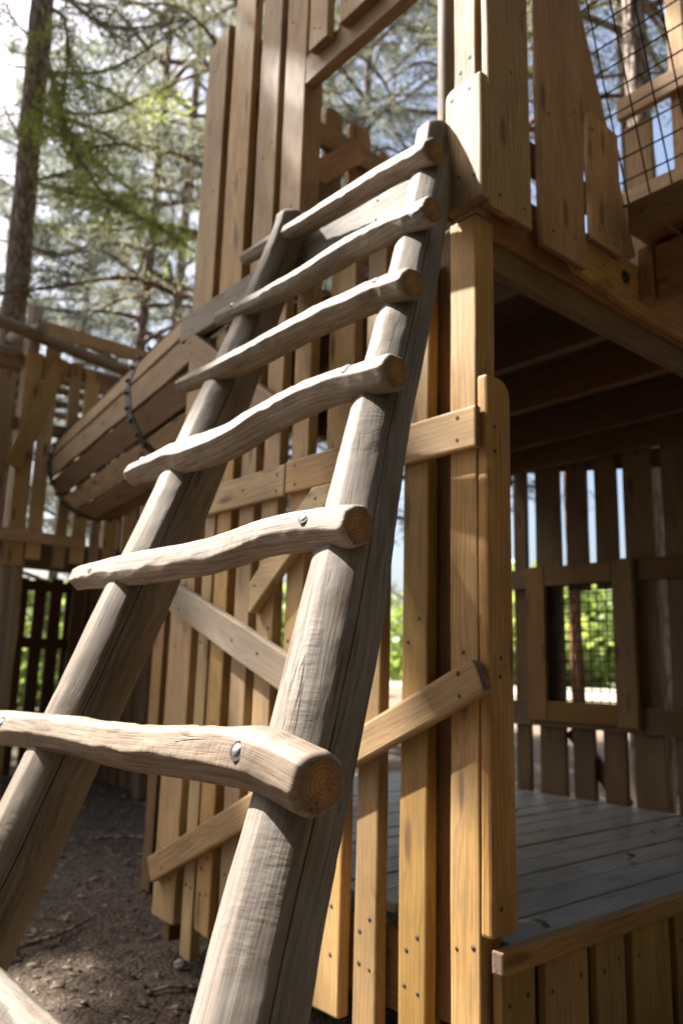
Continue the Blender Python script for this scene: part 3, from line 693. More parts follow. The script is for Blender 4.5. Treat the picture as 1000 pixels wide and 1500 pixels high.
RUNGS = [
  [(-1.322, 1.05, .63, .045), (-1.321, .404, .648, .045), (-1.319, .175, .652, .044), (-1.319, -.021, .652, .044), (-1.316, -.408, .66, .044), (-1.312, -.86, .67, .044)],
  [(-1.102, 1.30, 1.127, .056), (-1.099, 1.096, 1.135, .055), (-1.09, .552, 1.154, .052), (-1.087, .146, 1.159, .055), (-1.08, -.148, 1.175, .056), (-1.078, -.342, 1.18, .060), (-1.088, -.54, 1.156, .056)],
  [(-.86, 1.15, 1.645, .041), (-.861, .696, 1.644, .048), (-.862, .275, 1.641, .050), (-.849, -.029, 1.668, .048), (-.851, -.245, 1.664, .046), (-.856, -.361, 1.654, .046)],
  [(-.657, 1.22, 2.078, .042), (-.659, .858, 2.073, .054), (-.666, .527, 2.06, .055), (-.643, .294, 2.108, .052), (-.637, .038, 2.122, .050), (-.651, -.254, 2.091, .048)],
  [(-.455, 1.255, 2.509, .032), (-.472, .783, 2.473, .046), (-.469, .368, 2.479, .047), (-.477, .052, 2.463, .047), (-.494, -.156, 2.426, .045)],
  [(-.287, 1.267, 2.868, .031), (-.317, .758, 2.804, .040), (-.317, .272, 2.803, .044), (-.343, -.091, 2.75, .043)],
  [(-.092, 1.40, 3.29, .031), (-.121, .811, 3.222, .041), (-.137, .388, 3.188, .043), (-.164, .072, 3.131, .047)]]
LN = V((-.9056, 0, .4242))
def rung_bolt(parent, rpts, y, tilt=0.0, big=1.0):
    p = np.array(rpts)[::-1]
    c = V([np.interp(y, p[:, 1], p[:, k]) for k in (0, 1, 2)]); r = float(np.interp(y, p[:, 1], p[:, 3]))
    d = V((LN.x * math.cos(tilt) - LN.z * math.sin(tilt) * -1, -.12, LN.z * math.cos(tilt) + LN.x * math.sin(tilt) * -1)).normalized()
    bm = bmesh.new(); R = .0125 * big
    bmesh.ops.create_cone(bm, cap_ends=True, segments=24, radius1=R * 1.32, radius2=R * 1.32, depth=.03, matrix=Matrix.Translation((0, 0, 0)))
    for f in bm.faces: f.material_index = 0
    k = len(bm.faces)
    g = bmesh.ops.create_uvsphere(bm, u_segments=20, v_segments=12, radius=R, matrix=Matrix.Translation((-.002, .001, .0125)) @ Matrix.Diagonal((.92, .92, .45, 1)))
    for v in g['verts']:
        for f in v.link_faces: f.material_index = 1; f.smooth = True
    from mathutils.bvhtree import BVHTree
    pm = parent.data; wl = world_loc(parent)
    bv = BVHTree.FromPolygons([v.co + wl for v in pm.vertices], [tuple(q.vertices) for q in pm.polygons])
    hit = bv.ray_cast(c + d * .3, -d)[0]
    me = bpy.data.meshes.new('bolt'); bm.to_mesh(me); bm.free(); me.materials.append(M['recess_shade']); me.materials.append(M['bolt'])
    o = bpy.data.objects.new('bolt', me); COL.objects.link(o); o.parent = parent
    o.location = hit - d * .0135 - wl; o.rotation_euler = d.to_track_quat('Z', 'Y').to_euler()
BOLTS = [[], [(-.345, -.12), (.95, -.05)], [(-.205, 0), (.97, 0)], [(-.09, .12), (1.07, .1)], [(-.02, .3)], [(1.1, .2)], []]
for k, rp in enumerate(RUNGS):
    ro = hewn_log('rung', LD, rp, 'rung', 50 + k * 7, 8, .17, seg=90, step=.008, endr=.014, wob=.9, chop=.065, flats=(0, 40, 70, 112, 150, 195, 240, 285, 325), soft=.12, fat=1.0 if k == 1 else 1.06,
                  tint=((.24, .25, .23), (1.0, .95, .9), (1, 1, 1), (.95, .95, .95), (1, .98, .95), (.96, .97, 1), (.95, .92, .9))[k])  # first tint darkens the lowest rung to stand in for shade
    for y, tl in BOLTS[k]: rung_bolt(ro, rp, y, tl, 1.15 if k == 1 else 1.0)

# ------------------------------------------------------------------ barrel tunnel
TD = V((math.sin(math.radians(8)), math.cos(math.radians(8)), 0)); TS = TD.cross(ZL) * -1
TC = V((.593, 2.06, 3.244)); TR = .50; TLEN = 3.86
TN = thing('barrel_tunnel', 'round crawl tunnel of wooden staves and black hoops left of the ladder', 'tunnel', TC - V((0, 0, .5)))
NS = 16
for k in range(NS):
    a = 2 * math.pi * (k + .5) / NS + .06
    nrm = TS * math.cos(a) + ZL * math.sin(a); wd = (TS * -math.sin(a) + ZL * math.cos(a))
    hw = TR * math.tan(math.pi / NS) - R_.uniform(.008, .022)
    plank('stave', TN, strip(.05, TLEN + R_.uniform(-.04, .05), -hw, hw, wav=.006), TD, wd, nrm, TC + nrm * TR, .035, 'dark' if k in (1, 4, 6, 9, 11, 14) else PALE, tint=(R_.uniform(1.0, 1.2),) * 3, bev=.005)
def hoop(dist):
    bm = bmesh.new(); n = NS * 4
    for i in range(n):
        a0, a1 = 2 * math.pi * i / n, 2 * math.pi * (i + 1) / n
        ring = []
        for a in (a0, a1):
            rr = TR / math.cos(((a - .06 + math.pi / NS * 0) % (2 * math.pi / NS)) - math.pi / NS) * .985 + .014
            nr = TS * math.cos(a) + ZL * math.sin(a)
            for r, dd in ((rr, -.055), (rr, .055), (rr - .008, .055), (rr - .008, -.055)):
                ring.append(bm.verts.new(TC + TD * (dist + dd) + nr * r))
        for j in range(4):
            j2 = (j + 1) % 4; bm.faces.new((ring[j], ring[j2], ring[4 + j2], ring[4 + j]))
    for k in range(NS):
        for s in (-.27, .27):
            a = 2 * math.pi * (k + .5 + s) / NS + .06; nr = TS * math.cos(a) + ZL * math.sin(a)
            bmesh.ops.create_uvsphere(bm, u_segments=8, v_segments=6, radius=.017, matrix=Matrix.Translation(TC + TD * dist + nr * (TR + .022)))
    bmesh.ops.remove_doubles(bm, verts=bm.verts, dist=.0004); bmesh.ops.recalc_face_normals(bm, faces=bm.faces)
    me = bpy.data.meshes.new('hoop'); bm.to_mesh(me); bm.free()
    return link('hoop', me, M['hoop'], TN)
hoop(1.33); hoop(3.78)

# ------------------------------------------------------------------ second tower, at the far end of the tunnel
FT = thing('platform_tower', 'smaller timber platform tower on posts at the far left, past the tunnel', 'play tower', (1.0, 7.0, 0))
FY = 6.0
hboard('y', 'platform_rail', FT, FY - .05, -.9, 1.08, 2.45, 2.565, 'gold', .045, tint=(1.2, 1.1, 1.0), end='endp')
for x0, x1, z0, z1, m_, t in ((-.75, -.55, 2.2, 4.2, 'gold', .7), (-.45, -.25, 2.25, 4.3, 'gold', .75), (-.15, .02, 2.2, 4.25, 'gold', .7), (.10, .26, 2.25, 4.1, 'gold', .6),
                             (.335, .50, 2.22, 4.36, 'gold', .95), (.52, .66, 2.3, 4.45, 'gold', .9), (.79, .90, 2.24, 4.36, 'gold', .8), (.95, 1.09, 2.3, 4.33, 'gold', .85), (1.14, 1.24, 2.3, 4.2, 'gold', .75), (1.28, 1.42, 2.2, 3.0, 'gold', .7), (1.48, 1.62, 2.22, 3.0, 'gold', .7), (1.68, 1.8, 2.25, 3.0, 'gold', .7), (1.86, 2.05, 2.2, 3.0, 'gold', .7)):
    vboard('y', 'wall_board', FT, FY, x0, x1, z0, z1, m_, .04, tint=(t * 1.35, t * 1.25, t * 1.1))
brace('y', 'diagonal_brace', FT, FY - .05, (.315, 3.16), (.68, 4.34), .17, 'gold', .045, tint=(1.0, .95, .85), rnd=(('BL', .03), ('BR', .03), ('TL', .03)))
hboard('y', 'head_beam', FT, FY - .02, .42, 2.0, 4.56, 4.70, 'gold', .05, tint=(1.0, .95, .85))
tube('hand_pole', FT, [(-.9, FY - .10, 4.62, .06), (.0, FY - .10, 4.53, .062), (.7, FY - .10, 4.44, .06), (1.42, FY - .10, 4.36, .055)], 'bough', 12, 6, .12, 5)
tube('short_pole', FT, [(.38, FY - .25, 4.50, .06), (.38, FY + .2, 4.62, .06), (.37, FY + .7, 4.72, .055)], 'bough', 12, 6, .1, 8)
tube('corner_pole', FT, [(.40, FY + .09, 0, .08), (.40, FY + .09, 2.4, .08), (.40, FY + .09, 4.85, .075)], 'bough', 12, 4, .1, 9)
for y_, z_ in ((FY + .35, 4.42), (FY + .75, 4.40), (FY + 1.15, 4.42), (FY + 1.6, 4.41), (FY + 2.0, 4.4)):
    tube('roof_pole', FT, [(-1.2, y_, z_, .045), (.2, y_, z_ + .01, .05), (1.9, y_, z_, .045)], 'bough', 10, 5, .12, y_)
hboard('y', 'cross_rail', FT, FY + .045, -.9, 1.6, 3.55, 3.68, UP, .045, tint=(.7, .6, .5)); hboard('y', 'cross_rail', FT, FY + .045, -.9, 1.6, 4.2, 4.32, UP, .045, tint=(.7, .6, .5))
deck('platform_floor', -.9, 2.1, FY + .05, FY + 2.3, 2.5, .15, 'dark', .04, parent=FT)
for x, y in ((.36, FY + .0), (1.9, FY), (-.8, FY), (.4, FY + 2.2), (1.9, FY + 2.2)): vboard('y', 'platform_post', FT, y + .05, x, x + .18, 0, 2.44, 'gold' if x < 1 else 'dark', .15, tint=(1.0, .95, .85), wav=.01)
xx = -1.0
while xx < 3.4:
    w_ = R_.uniform(.13, .2); vboard('y', 'under_wall_board', FT, FY + 2.35, xx, xx + w_, .0, R_.uniform(2.2, 2.42), 'dark', .04, tint=(.7, .6, .5)); xx += w_ + R_.uniform(.03, .075)
for z in (.5, 1.5, 2.2): hboard('y', 'under_wall_rail', FT, FY + 2.30, -1.0, 3.4, z, z + .13, 'dark', .045, tint=(.6, .5, .42))
for yy in np.arange(FY + .1, FY + 2.3, .24): vboard('x', 'side_wall_board', FT, 2.12, yy, yy + .17, .0, 4.3, 'dark', .04, tint=(.75, .66, .56))
# recessed slats on the tower's far corner
for k, (y0, y1) in enumerate(((2.12, 2.25), (2.30, 2.44), (2.50, 2.63), (2.70, 2.86), (2.93, 3.06))):
    vboard('x', 'recessed_board', TW, .42, y0, y1, .80, 1.95 + .05 * (k % 3), PALE, .04, tint=(.85, .76, .6))
for z in (.9, 1.6): hboard('x', 'recessed_rail', TW, .465, 2.06, 3.1, z, z + .1, 'dark', .045)
vboard('x', 'inner_post', TW, .47, 2.98, 3.1, 0, 3.0, 'dark', .12)

# ------------------------------------------------------------------ net bridge at top right
NB = thing('net_bridge', 'timber bridge with black wire net sides at the top right', 'bridge', (1.45, -1.1, 0))
BX0, BX1, BY = .955, 1.95, -2.4
b = plank('bridge_beam', NB, strip(BY, -.034, 3.212, 3.357), YL, ZL, -XL, (BX0 - .03, 0, 0), .07, WARM, bev=.008, tint=(.80, .66, .6)); screw(b, (BX0 - .03, -.10, 3.29), -XL)
plank('bridge_beam', NB, strip(BY, -.034, 3.212, 3.357), YL, ZL, -XL, (BX1, 0, 0), .07, WARM, bev=.008, tint=(.7, .66, .64))
lean = V((-.29, 0, .957))
wire_panel('wire_net', NB, (BX0, BY, 3.35), YL, lean, -BY + .06, 1.75, .098, .0038, sag=.012)
for y0 in np.arange(BY, -.14, .15):
    plank('bridge_board', NB, strip(BX0 + .045, BX1 - .005, y0, y0 + .135), XL, YL, -ZL, (0, 0, 3.24), .035, 'dark', tint=(1.2, .95, .75))
plank('bridge_skirt', NB, strip(BY, -.07, 2.93, 3.20), YL, ZL, -XL, (BX0 + .12, 0, 0), .04, WARM, tint=(.8, .68, .6))
for x in (BX0 + .2, BX1 - .25): beam('bridge_joist', NB, (x, BY, 3.238), (x, -.045, 3.238), .06, .12, 'dark', tint=(1.4, 1.1, .85))
for y0, y1, t in ((.40, .56, .9), (.17, .27, 1.25), (.02, .13, .8), (-.19, -.03, .9), (-.44, -.24, .8), (-.7, -.52, .9), (-1.0, -.82, .85), (-1.35, -1.15, .9), (-1.7, -1.5, .9), (-2.1, -1.9, .9)):
    vboard('x', 'side_board', NB, BX1 + .08, y0, y1, 3.2, 5.6 if t > 1 else 4.62, UP, .04, tint=(t, t * .93, t * .84))
for z0, z1 in ((4.66, 4.80), (4.08, 4.17)): hboard('x', 'side_rail', NB, BX1 + .03, BY, .58, z0, z1, UP, .045, tint=(1.1, .98, .82))
for x, y in ((BX0 - .03, BY - .12), (BX1, BY - .12)): vboard('x', 'bridge_post', NB, x, y, y + .115, 0, 4.9, WARM, .11)

# ------------------------------------------------------------------ ground
def ground():
    def axis(lo, hi, c, fine, nf, nc):
        a = np.concatenate([c - fine - (np.linspace(0, 1, nc)[::-1][:-1] ** 2.4) * (c - fine - lo), np.linspace(c - fine, c + fine, nf), c + fine + (np.linspace(0, 1, nc)[1:] ** 2.4) * (hi - c - fine)])
        return np.unique(np.r_[lo, a, hi])
    xs = axis(-300, 300, 1.0, 5, 120, 30); ys = axis(-300, 300, 3.0, 5, 120, 30)
    vs = []
    for y in ys:
        for x in xs:
            z = .022 * noise.noise((x * 1.1, y * 1.1, 0)) + .012 * noise.noise((x * 5, y * 5, 3)) - .012
            if abs(x) > 30 or abs(y) > 30: z = -.02
            vs.append((x, y, z))
    nx = len(xs); fs = [(j * nx + i, j * nx + i + 1, (j + 1) * nx + i + 1, (j + 1) * nx + i) for j in range(len(ys) - 1) for i in range(nx - 1)]
    me = bpy.data.meshes.new('ground'); me.from_pydata(vs, [], fs)
    tag(link('ground', me, M['ground'], None, False, True), 'dark bark mulch and trodden earth of the forest floor', None, None, 'structure')
    me = bpy.data.meshes.new('path')
    me.from_pydata([(24, -90, .03), (150, -70, .03), (160, 90, .03), (70, 110, .03), (32, 14, .03)], [], [(0, 1, 2, 3, 4)])
    tag(link('path', me, M['path'], None, False), 'pale gravel path beyond the trees', None, None, 'structure')
ground()
def litter():
    rg = np.random.default_rng(5); n = 15000
    # spread where the eye can reach under the ladder and round the tower
    x = rg.uniform(-1.8, 3.5, n); y = rg.uniform(.2, 8.5, n)
    keep = ~((x > .0) & (y < 2.2)); x, y = x[keep], y[keep]; n = len(x)
    nd = 110; x = np.r_[x, rg.uniform(.2, 2.75, nd)]; y = np.r_[y, rg.uniform(.05, 2.0, nd)]; n = len(x)
    L = rg.uniform(.008, .03, n) * rg.choice([1, 1, 1, 2.2], n); L[-nd:] *= .7; W = L * rg.uniform(.15, .5, n); a = rg.uniform(0, 6.283, n); tl = rg.normal(0, .25, n)
    dx, dy = np.cos(a), np.sin(a); z0 = np.array([.022 * noise.noise((p * 1.1, q * 1.1, 0)) + .012 * noise.noise((p * 5, q * 5, 3)) - .012 for p, q in zip(x, y)]) + rg.uniform(.001, .010, n); z0[-nd:] = .5535
    vs = np.empty((n, 8, 3), np.float32)
    for k, (sl, sw, sz) in enumerate(((-1, -1, 0), (1, -1, 0), (1, 1, 0), (-1, 1, 0), (-.8, -.7, 1), (.9, -.8, 1), (.8, .8, 1), (-.9, .8, 1))):
        vs[:, k, 0] = x + dx * L * sl * .5 - dy * W * sw * .5; vs[:, k, 1] = y + dy * L * sl * .5 + dx * W * sw * .5
        vs[:, k, 2] = z0 + tl * L * sl * .5 + sz * W * .35
    F = np.array([(4, 5, 6, 7), (0, 1, 5, 4), (1, 2, 6, 5), (2, 3, 7, 6), (3, 0, 4, 7)])
    fs = (F[None] + (np.arange(n) * 8)[:, None, None]).reshape(-1, 4)
    me = bpy.data.meshes.new('wood_chips'); quads(me, vs.reshape(-1, 3), fs)
    tag(link('wood_chips', me, M['chip'], None, False), 'scattered wood chips and needles on the dark ground', 'ground litter', None, 'stuff')
def quads(me, vs, fs):
    vs = np.asarray(vs, np.float32); fs = np.asarray(fs, np.int32); k = fs.shape[1]
    me.vertices.add(len(vs)); me.vertices.foreach_set('co', vs.ravel())
    me.loops.add(fs.size); me.loops.foreach_set('vertex_index', fs.ravel())
    me.polygons.add(len(fs)); me.polygons.foreach_set('loop_start', np.arange(0, fs.size, k, dtype=np.int32)); me.polygons.foreach_set('loop_total', np.full(len(fs), k, np.int32))
    me.update(calc_edges=True)
litter()
def stone(x, y, r, label, seed):
    bm = bmesh.new(); bmesh.ops.create_icosphere(bm, subdivisions=3, radius=r)
    for v in bm.verts:
        p = v.co / r; v.co = v.co * (1 + .35 * noise.noise((p.x * 1.3 + seed, p.y * 1.3, p.z * 1.3)) + .08 * noise.noise((p.x * 5 + seed, p.y * 5, p.z * 5)))
        v.co.z *= .65
    bmesh.ops.translate(bm, verts=bm.verts, vec=(x, y, r * .35))
    me = bpy.data.meshes.new('stone'); bm.to_mesh(me); bm.free()
    tag(link('stone', me, M['stone'], None), label, 'stone')
stone(.045, 1.83, .030, 'pale fist sized stone at the foot of the slatted wall', 1.0)
stone(.55, 4.55, .045, 'small grey stone on the bare ground between the two ladder poles', 7.0)
def stick(pts, label, mat='bark2'):
    o = tube('stick', None, pts, mat, 7, 5, .25, pts[0][0]); tag(o, label, 'stick')
stick([(-.62, 2.28, .012, .012), (-.5, 2.42, .022, .013), (-.28, 2.5, .018, .011), (-.02, 2.68, .012, .007)], 'dark curved stick on the mulch nearest the lower left corner', 'bark')
stick([(-.22, 1.62, .012, .007), (-.12, 1.60, .018, .008), (.02, 1.48, .014, .006)], 'short pale twig on the mulch close to the slatted wall')
stick([(.75, 4.55, .012, .011), (1.0, 4.42, .02, .012), (1.3, 4.1, .02, .010), (1.5, 3.95, .012, .007)], 'thin pale branch lying in the sunlit strip of ground', 'bark2')

# ------------------------------------------------------------------ trees
def crown_mesh(name, limbs, seed, clump_r=.16, per=34, lw=(.05, .012), droop=.35, every=.22, start=.25, twig=True, side=3):
    """limbs = lists of points; needle tufts along the outer part of each limb and its side twigs. material 0 = bark, 1 = needles"""
    rg = np.random.default_rng(seed); bv = []; bf = []; cents = []; dirs = []
    def addtube(p, sides):
        a, b = tube_data(p, sides); k = len(bv); bv.extend(a); bf.extend(tuple(i + k for i in f) for f in b)
    for L in limbs:
        fine = catmull(L, 6); addtube(fine, 5)
        d = np.r_[0, np.cumsum(np.linalg.norm(np.diff(fine[:, :3], axis=0), axis=1))]; tot = d[-1]
        s = tot * start
        while s < tot:
            p = np.array([np.interp(s, d, fine[:, k]) for k in range(3)]); t = fine[min(len(fine) - 1, np.searchsorted(d, s)), :3] - fine[max(0, np.searchsorted(d, s) - 2), :3]
            t = t / (np.linalg.norm(t) + 1e-6)
            for q in range(side):
                v = t * rg.uniform(.3, 1) + rg.normal(0, .75, 3); v[2] = v[2] * .5 - droop * .3; v /= np.linalg.norm(v)
                ln = rg.uniform(.25, .8) * min(1.0, .35 + .55 * (tot - s)) * 1.1
                e = p + v * ln; e[2] -= droop * ln * .3
                if twig: addtube(np.array([(*p, .008), (*(p * .5 + e * .5 + [0, 0, .03]), .006), (*e, .003)]), 3)
                m = max(1, int(ln / (clump_r * .95)))
                for k in range(m):
                    cents.append(p + (e - p) * (k + 1) / m + rg.normal(0, .03, 3)); dirs.append(v)
            s += every * rg.uniform(.7, 1.3)
    C = np.array(cents); D = np.array(dirs); n = len(C) * per
    Cc = np.repeat(C, per, 0); Dd = np.repeat(D, per, 0)
    nd = Dd * .75 + rg.normal(0, .62, (n, 3)); nd /= np.linalg.norm(nd, axis=1)[:, None]
    base = Cc + rg.normal(0, clump_r * .42, (n, 3)); ln = lw[0] * rg.uniform(.6, 1.5, n)[:, None]
    sd = np.cross(nd, rg.normal(0, 1, (n, 3))); sd /= np.linalg.norm(sd, axis=1)[:, None] + 1e-6
    wd = lw[1] * rg.uniform(.6, 1.4, n)[:, None]
    tri = np.stack([base - sd * wd, base + sd * wd, base + nd * ln * 2], 1).reshape(-1, 3)
    nb = len(bv)
    me = bpy.data.meshes.new(name)
    vs = np.concatenate([np.array(bv, np.float32).reshape(-1, 3), tri.astype(np.float32)])
    sizes = np.array([len(f) for f in bf], np.int32); flat = np.array([i for f in bf for i in f], np.int32)
    loops = np.concatenate([flat, np.arange(nb, nb + len(tri), dtype=np.int32)])
    tot = np.concatenate([sizes, np.full(n, 3, np.int32)])
    me.vertices.add(len(vs)); me.vertices.foreach_set('co', vs.ravel())
    me.loops.add(len(loops)); me.loops.foreach_set('vertex_index', loops)
    me.polygons.add(len(tot)); me.polygons.foreach_set('loop_start', np.r_[0, np.cumsum(tot)[:-1]].astype(np.int32)); me.polygons.foreach_set('loop_total', tot)
    me.polygons.foreach_set('material_index', np.r_[np.zeros(len(sizes), np.int32), np.ones(n, np.int32)])
    me.update(calc_edges=True)
    return me
def limb(rg, x, y, z, az, ln, rise, sag, r):
    p = []
    for k in range(5):
        t = k / 4; a = az + rg.uniform(-.18, .18) * t
        p.append((x + math.cos(a) * ln * t, y + math.sin(a) * ln * t, z + rise * ln * t - sag * ln * t * t + rg.uniform(-.06, .06) * ln * t, r * (1 - .85 * t) + .004))
    return p
def pine(label, x, y, h, r, seed, z0, zs, nl, ln, needles='needle', bark='bark', lean=(0, 0), per=30, name='pine_tree', group='pines round the playground', lw=(.05, .013), top_ln=.8, every=.24, start=.25, clump=.17):
    rg = random.Random(seed)
    t = thing(name, label, 'tree', (x, y, 0), group)
    tp = [(x + lean[0] * k / 6 + rg.uniform(-.04, .04) * (k > 0), y + lean[1] * k / 6 + rg.uniform(-.04, .04) * (k > 0), h * k / 6 - .05, r * (1 - .62 * k / 6) * (1.25 if k == 0 else 1)) for k in range(7)]
    tube('trunk', t, tp, bark, 18, 10, .16, seed)
    limbs = []
    for k in range(nl):
        f = (k + rg.random()) / nl; z = z0 + (zs - z0) * f
        l = (ln * (1 - f) + top_ln * f) * rg.uniform(.65, 1.15); az = k * 2.4 + rg.uniform(-.5, .5)
        limbs.append(limb(rg, x + lean[0] * z / h, y + lean[1] * z / h, z, az, l, rg.uniform(.0, .35), rg.uniform(.15, .5), .018 + .012 * l))
    me = crown_mesh('crown', limbs, seed, clump, per, lw, every=every, start=start)
    link('crown', me, [M[bark], M[needles]], t)
    return t, me

# placed by direction from the viewpoint (dx, dy per metre of depth) and depth
CX, CY = -1.958, -1.611
def at(dx, dy, d): return CX + dx * d, CY + dy * d
# big bare trunk on the left with long drooping boughs
BT = thing('pine_tree', 'tall pine with bare trunk and long drooping boughs above the platform tower', 'tree', (1.3, 10.1, 0), 'pines round the playground')
tube('trunk', BT, [(1.35, 10.15, -.05, .20), (1.28, 9.9, 2.0, .175), (1.13, 9.42, 5.2, .166), (.96, 8.98, 7.6, .158), (.73, 8.41, 10.43, .148), (.45, 7.9, 13.5, .12)], 'bark', 20, 10, .14, 2)
BOUGHS = {
'A' : [(0.83, 8.5, 9.77, 0.05), (0.96, 8.28, 9.18, 0.045), (1.11, 8.07, 8.43, 0.038), (1.39, 7.77, 7.69, 0.032), (1.65, 7.53, 7.28, 0.027), (2.06, 7.13, 6.95, 0.02), (2.48, 6.75, 6.57, 0.01)] ,
'A2' : [(0.79, 8.27, 10.25, 0.035), (0.93, 7.97, 9.91, 0.03), (1.02, 7.93, 9.29, 0.022), (1.06, 8.06, 8.66, 0.014), (1.12, 8.0, 8.19, 0.008)] ,
'B' : [(0.86, 8.56, 9.44, 0.034), (1.32, 7.71, 9.15, 0.026), (1.58, 7.22, 9.18, 0.02), (1.81, 6.73, 9.32, 0.014), (2.04, 6.35, 9.52, 0.007)] ,
'C' : [(0.91, 8.66, 8.9, 0.026), (1.51, 7.81, 8.69, 0.018), (1.76, 7.32, 8.74, 0.013), (2.0, 6.85, 8.77, 0.007)] ,
'D' : [(0.91, 8.7, 8.72, 0.02), (1.15, 8.3, 8.46, 0.015), (1.54, 7.78, 8.18, 0.011), (1.77, 7.33, 8.16, 0.006)] ,
'E' : [(0.98, 8.85, 7.92, 0.026), (1.3, 8.31, 7.96, 0.018), (1.41, 8.07, 8.01, 0.013), (1.59, 7.73, 8.2, 0.006)] ,
'F' : [(0.98, 8.85, 7.94, 0.022), (1.38, 8.32, 7.66, 0.015), (1.69, 7.85, 7.44, 0.01), (2.11, 7.45, 7.1, 0.005)] ,
'G' : [(1.04, 9.03, 7.05, 0.024), (1.47, 8.46, 6.84, 0.016), (1.69, 7.97, 7.01, 0.008)] ,
'H' : [(1.04, 9.03, 7.06, 0.02), (1.4, 8.53, 6.77, 0.014), (1.69, 8.1, 6.5, 0.007)] ,
'I' : [(0.72, 8.56, 9.89, 0.024), (0.44, 8.51, 9.96, 0.016), (0.23, 8.38, 10.08, 0.01), (-0.11, 8.42, 10.53, 0.005)] ,
'J' : [(0.86, 8.94, 7.98, 0.016), (0.59, 8.92, 7.89, 0.01), (0.29, 9.07, 7.76, 0.005)] ,
'K' : [(0.81, 8.86, 8.45, 0.022), (0.57, 8.73, 8.67, 0.014), (0.3, 8.61, 9.0, 0.007)] ,
'L' : [(0.73, 8.31, 10.8, 0.04), (0.96, 7.88, 10.17, 0.032), (1.27, 7.48, 9.73, 0.025), (1.59, 6.99, 9.53, 0.018), (2.07, 6.33, 9.51, 0.008)] ,
}
for k, (nm, nd, per, dens, st, sd) in enumerate((('A', 'needley', 13, .15, .14, 3), ('A2', 'needley', 14, .15, .15, 3), ('B', 'needle', 10, .35, .3, 2), ('C', 'needley', 12, .25, .1, 3), ('D', 'needley', 14, .2, .1, 3),
        ('E', 'needle', 8, .3, .2, 2), ('F', 'needley', 14, .18, .1, 3), ('G', 'needleb', 8, .3, .3, 2), ('H', 'needleb', 12, .25, .2, 3), ('I', 'needleb', 14, .2, .2, 3), ('J', 'needleb', 6, .3, .3, 2), ('K', 'needleb', 8, .3, .3, 2), ('L', 'needle', 14, .2, .2, 3))):
    me = crown_mesh('bough', [BOUGHS[nm]], k + 1, .13, per, (.045, .010), every=dens, start=st, side=sd)
    link('bough', me, [M['bark'], M[nd]], BT)

# (dx, dy) per metre of depth from the viewpoint, depth, height, trunk radius ...
TREES = [
    ('blue green pine in the gap between the bare trunk and the tall boards', .39, .885, 15.0, 19, .13, 3.4, 17.5, 56, 4.0, 2.4, 'needleb', 'bark', .3),
    ('red barked pine whose crown touches the top of the tall boards', .455, .80, 13.0, 18, .13, 4.5, 16.5, 46, 3.4, 2.2, 'needle', 'barkr', .5),
    ('slim pine seen through the tower entrance, left of the corner boards', .60, .70, 15.5, 20, .13, 4.0, 19.0, 66, 3.6, 2.2, 'needleb', 'bark', .2),
    ('pine standing behind the right front corner of the tower top', .70, .585, 15.0, 19, .15, 7.0, 18.0, 50, 3.4, 2.0, 'needleb', 'bark', -.2),
    ('pine far behind the ladder whose crown fills the upper entrance', .53, .755, 21.0, 24, .18, 4.0, 23.0, 70, 4.4, 2.8, 'needleb', 'bark', .4),
    ('thick brown pine trunk seen through the wire net at top right', .862, .46, 11.0, 18, .235, 10.5, 17.0, 40, 3.0, 1.8, 'needle', 'bark2', 0),
    ('rough barked pine standing close behind the back wall at the right edge', .944, .518, 6.75, 17, .15, 8.0, 16.0, 30, 2.0, 1.2, 'needle', 'bark2', .25),
    ('reddish pine trunk framed by the wire window', .892, .584, 9.5, 16, .075, 8.6, 15.0, 36, 2.2, 1.4, 'needle', 'barkr', -.2),
    ('pine at the extreme left edge leaning out of the picture', .10, 1.09, 20.0, 20, .14, 4.5, 19.0, 60, 3.6, 2.2, 'needleb', 'bark', .2),
    ('distant pale pine low behind the platform tower and tunnel', .33, .92, 24.0, 19, .15, 2.5, 18.0, 66, 4.4, 2.6, 'needleb', 'bark', .3),
    ('broad pine behind the bare trunk, its crown open to the sky', .29, .965, 24.0, 22, .16, 5.0, 21.0, 40, 4.2, 2.6, 'needleb', 'bark', -.3),
    ('grey green pine filling the sky above the tunnel', .425, .84, 19.0, 22, .16, 4.0, 21.0, 60, 4.2, 2.6, 'needleb', 'bark', .1),
]
for k, (lb, dx, dy, dp, h, r, z0, zs, nl, ln, tl, nd, bk, le) in enumerate(TREES):
    x, y = at(dx, dy, dp); s = dp / 14
    pine(lb, x, y, h, r, 100 + k, z0, zs, nl, ln, nd, bk, (le, -le), per=14, lw=(.055 * max(1, s * .9), .010 * max(1, s)), every=.36, top_ln=tl, start=.3)

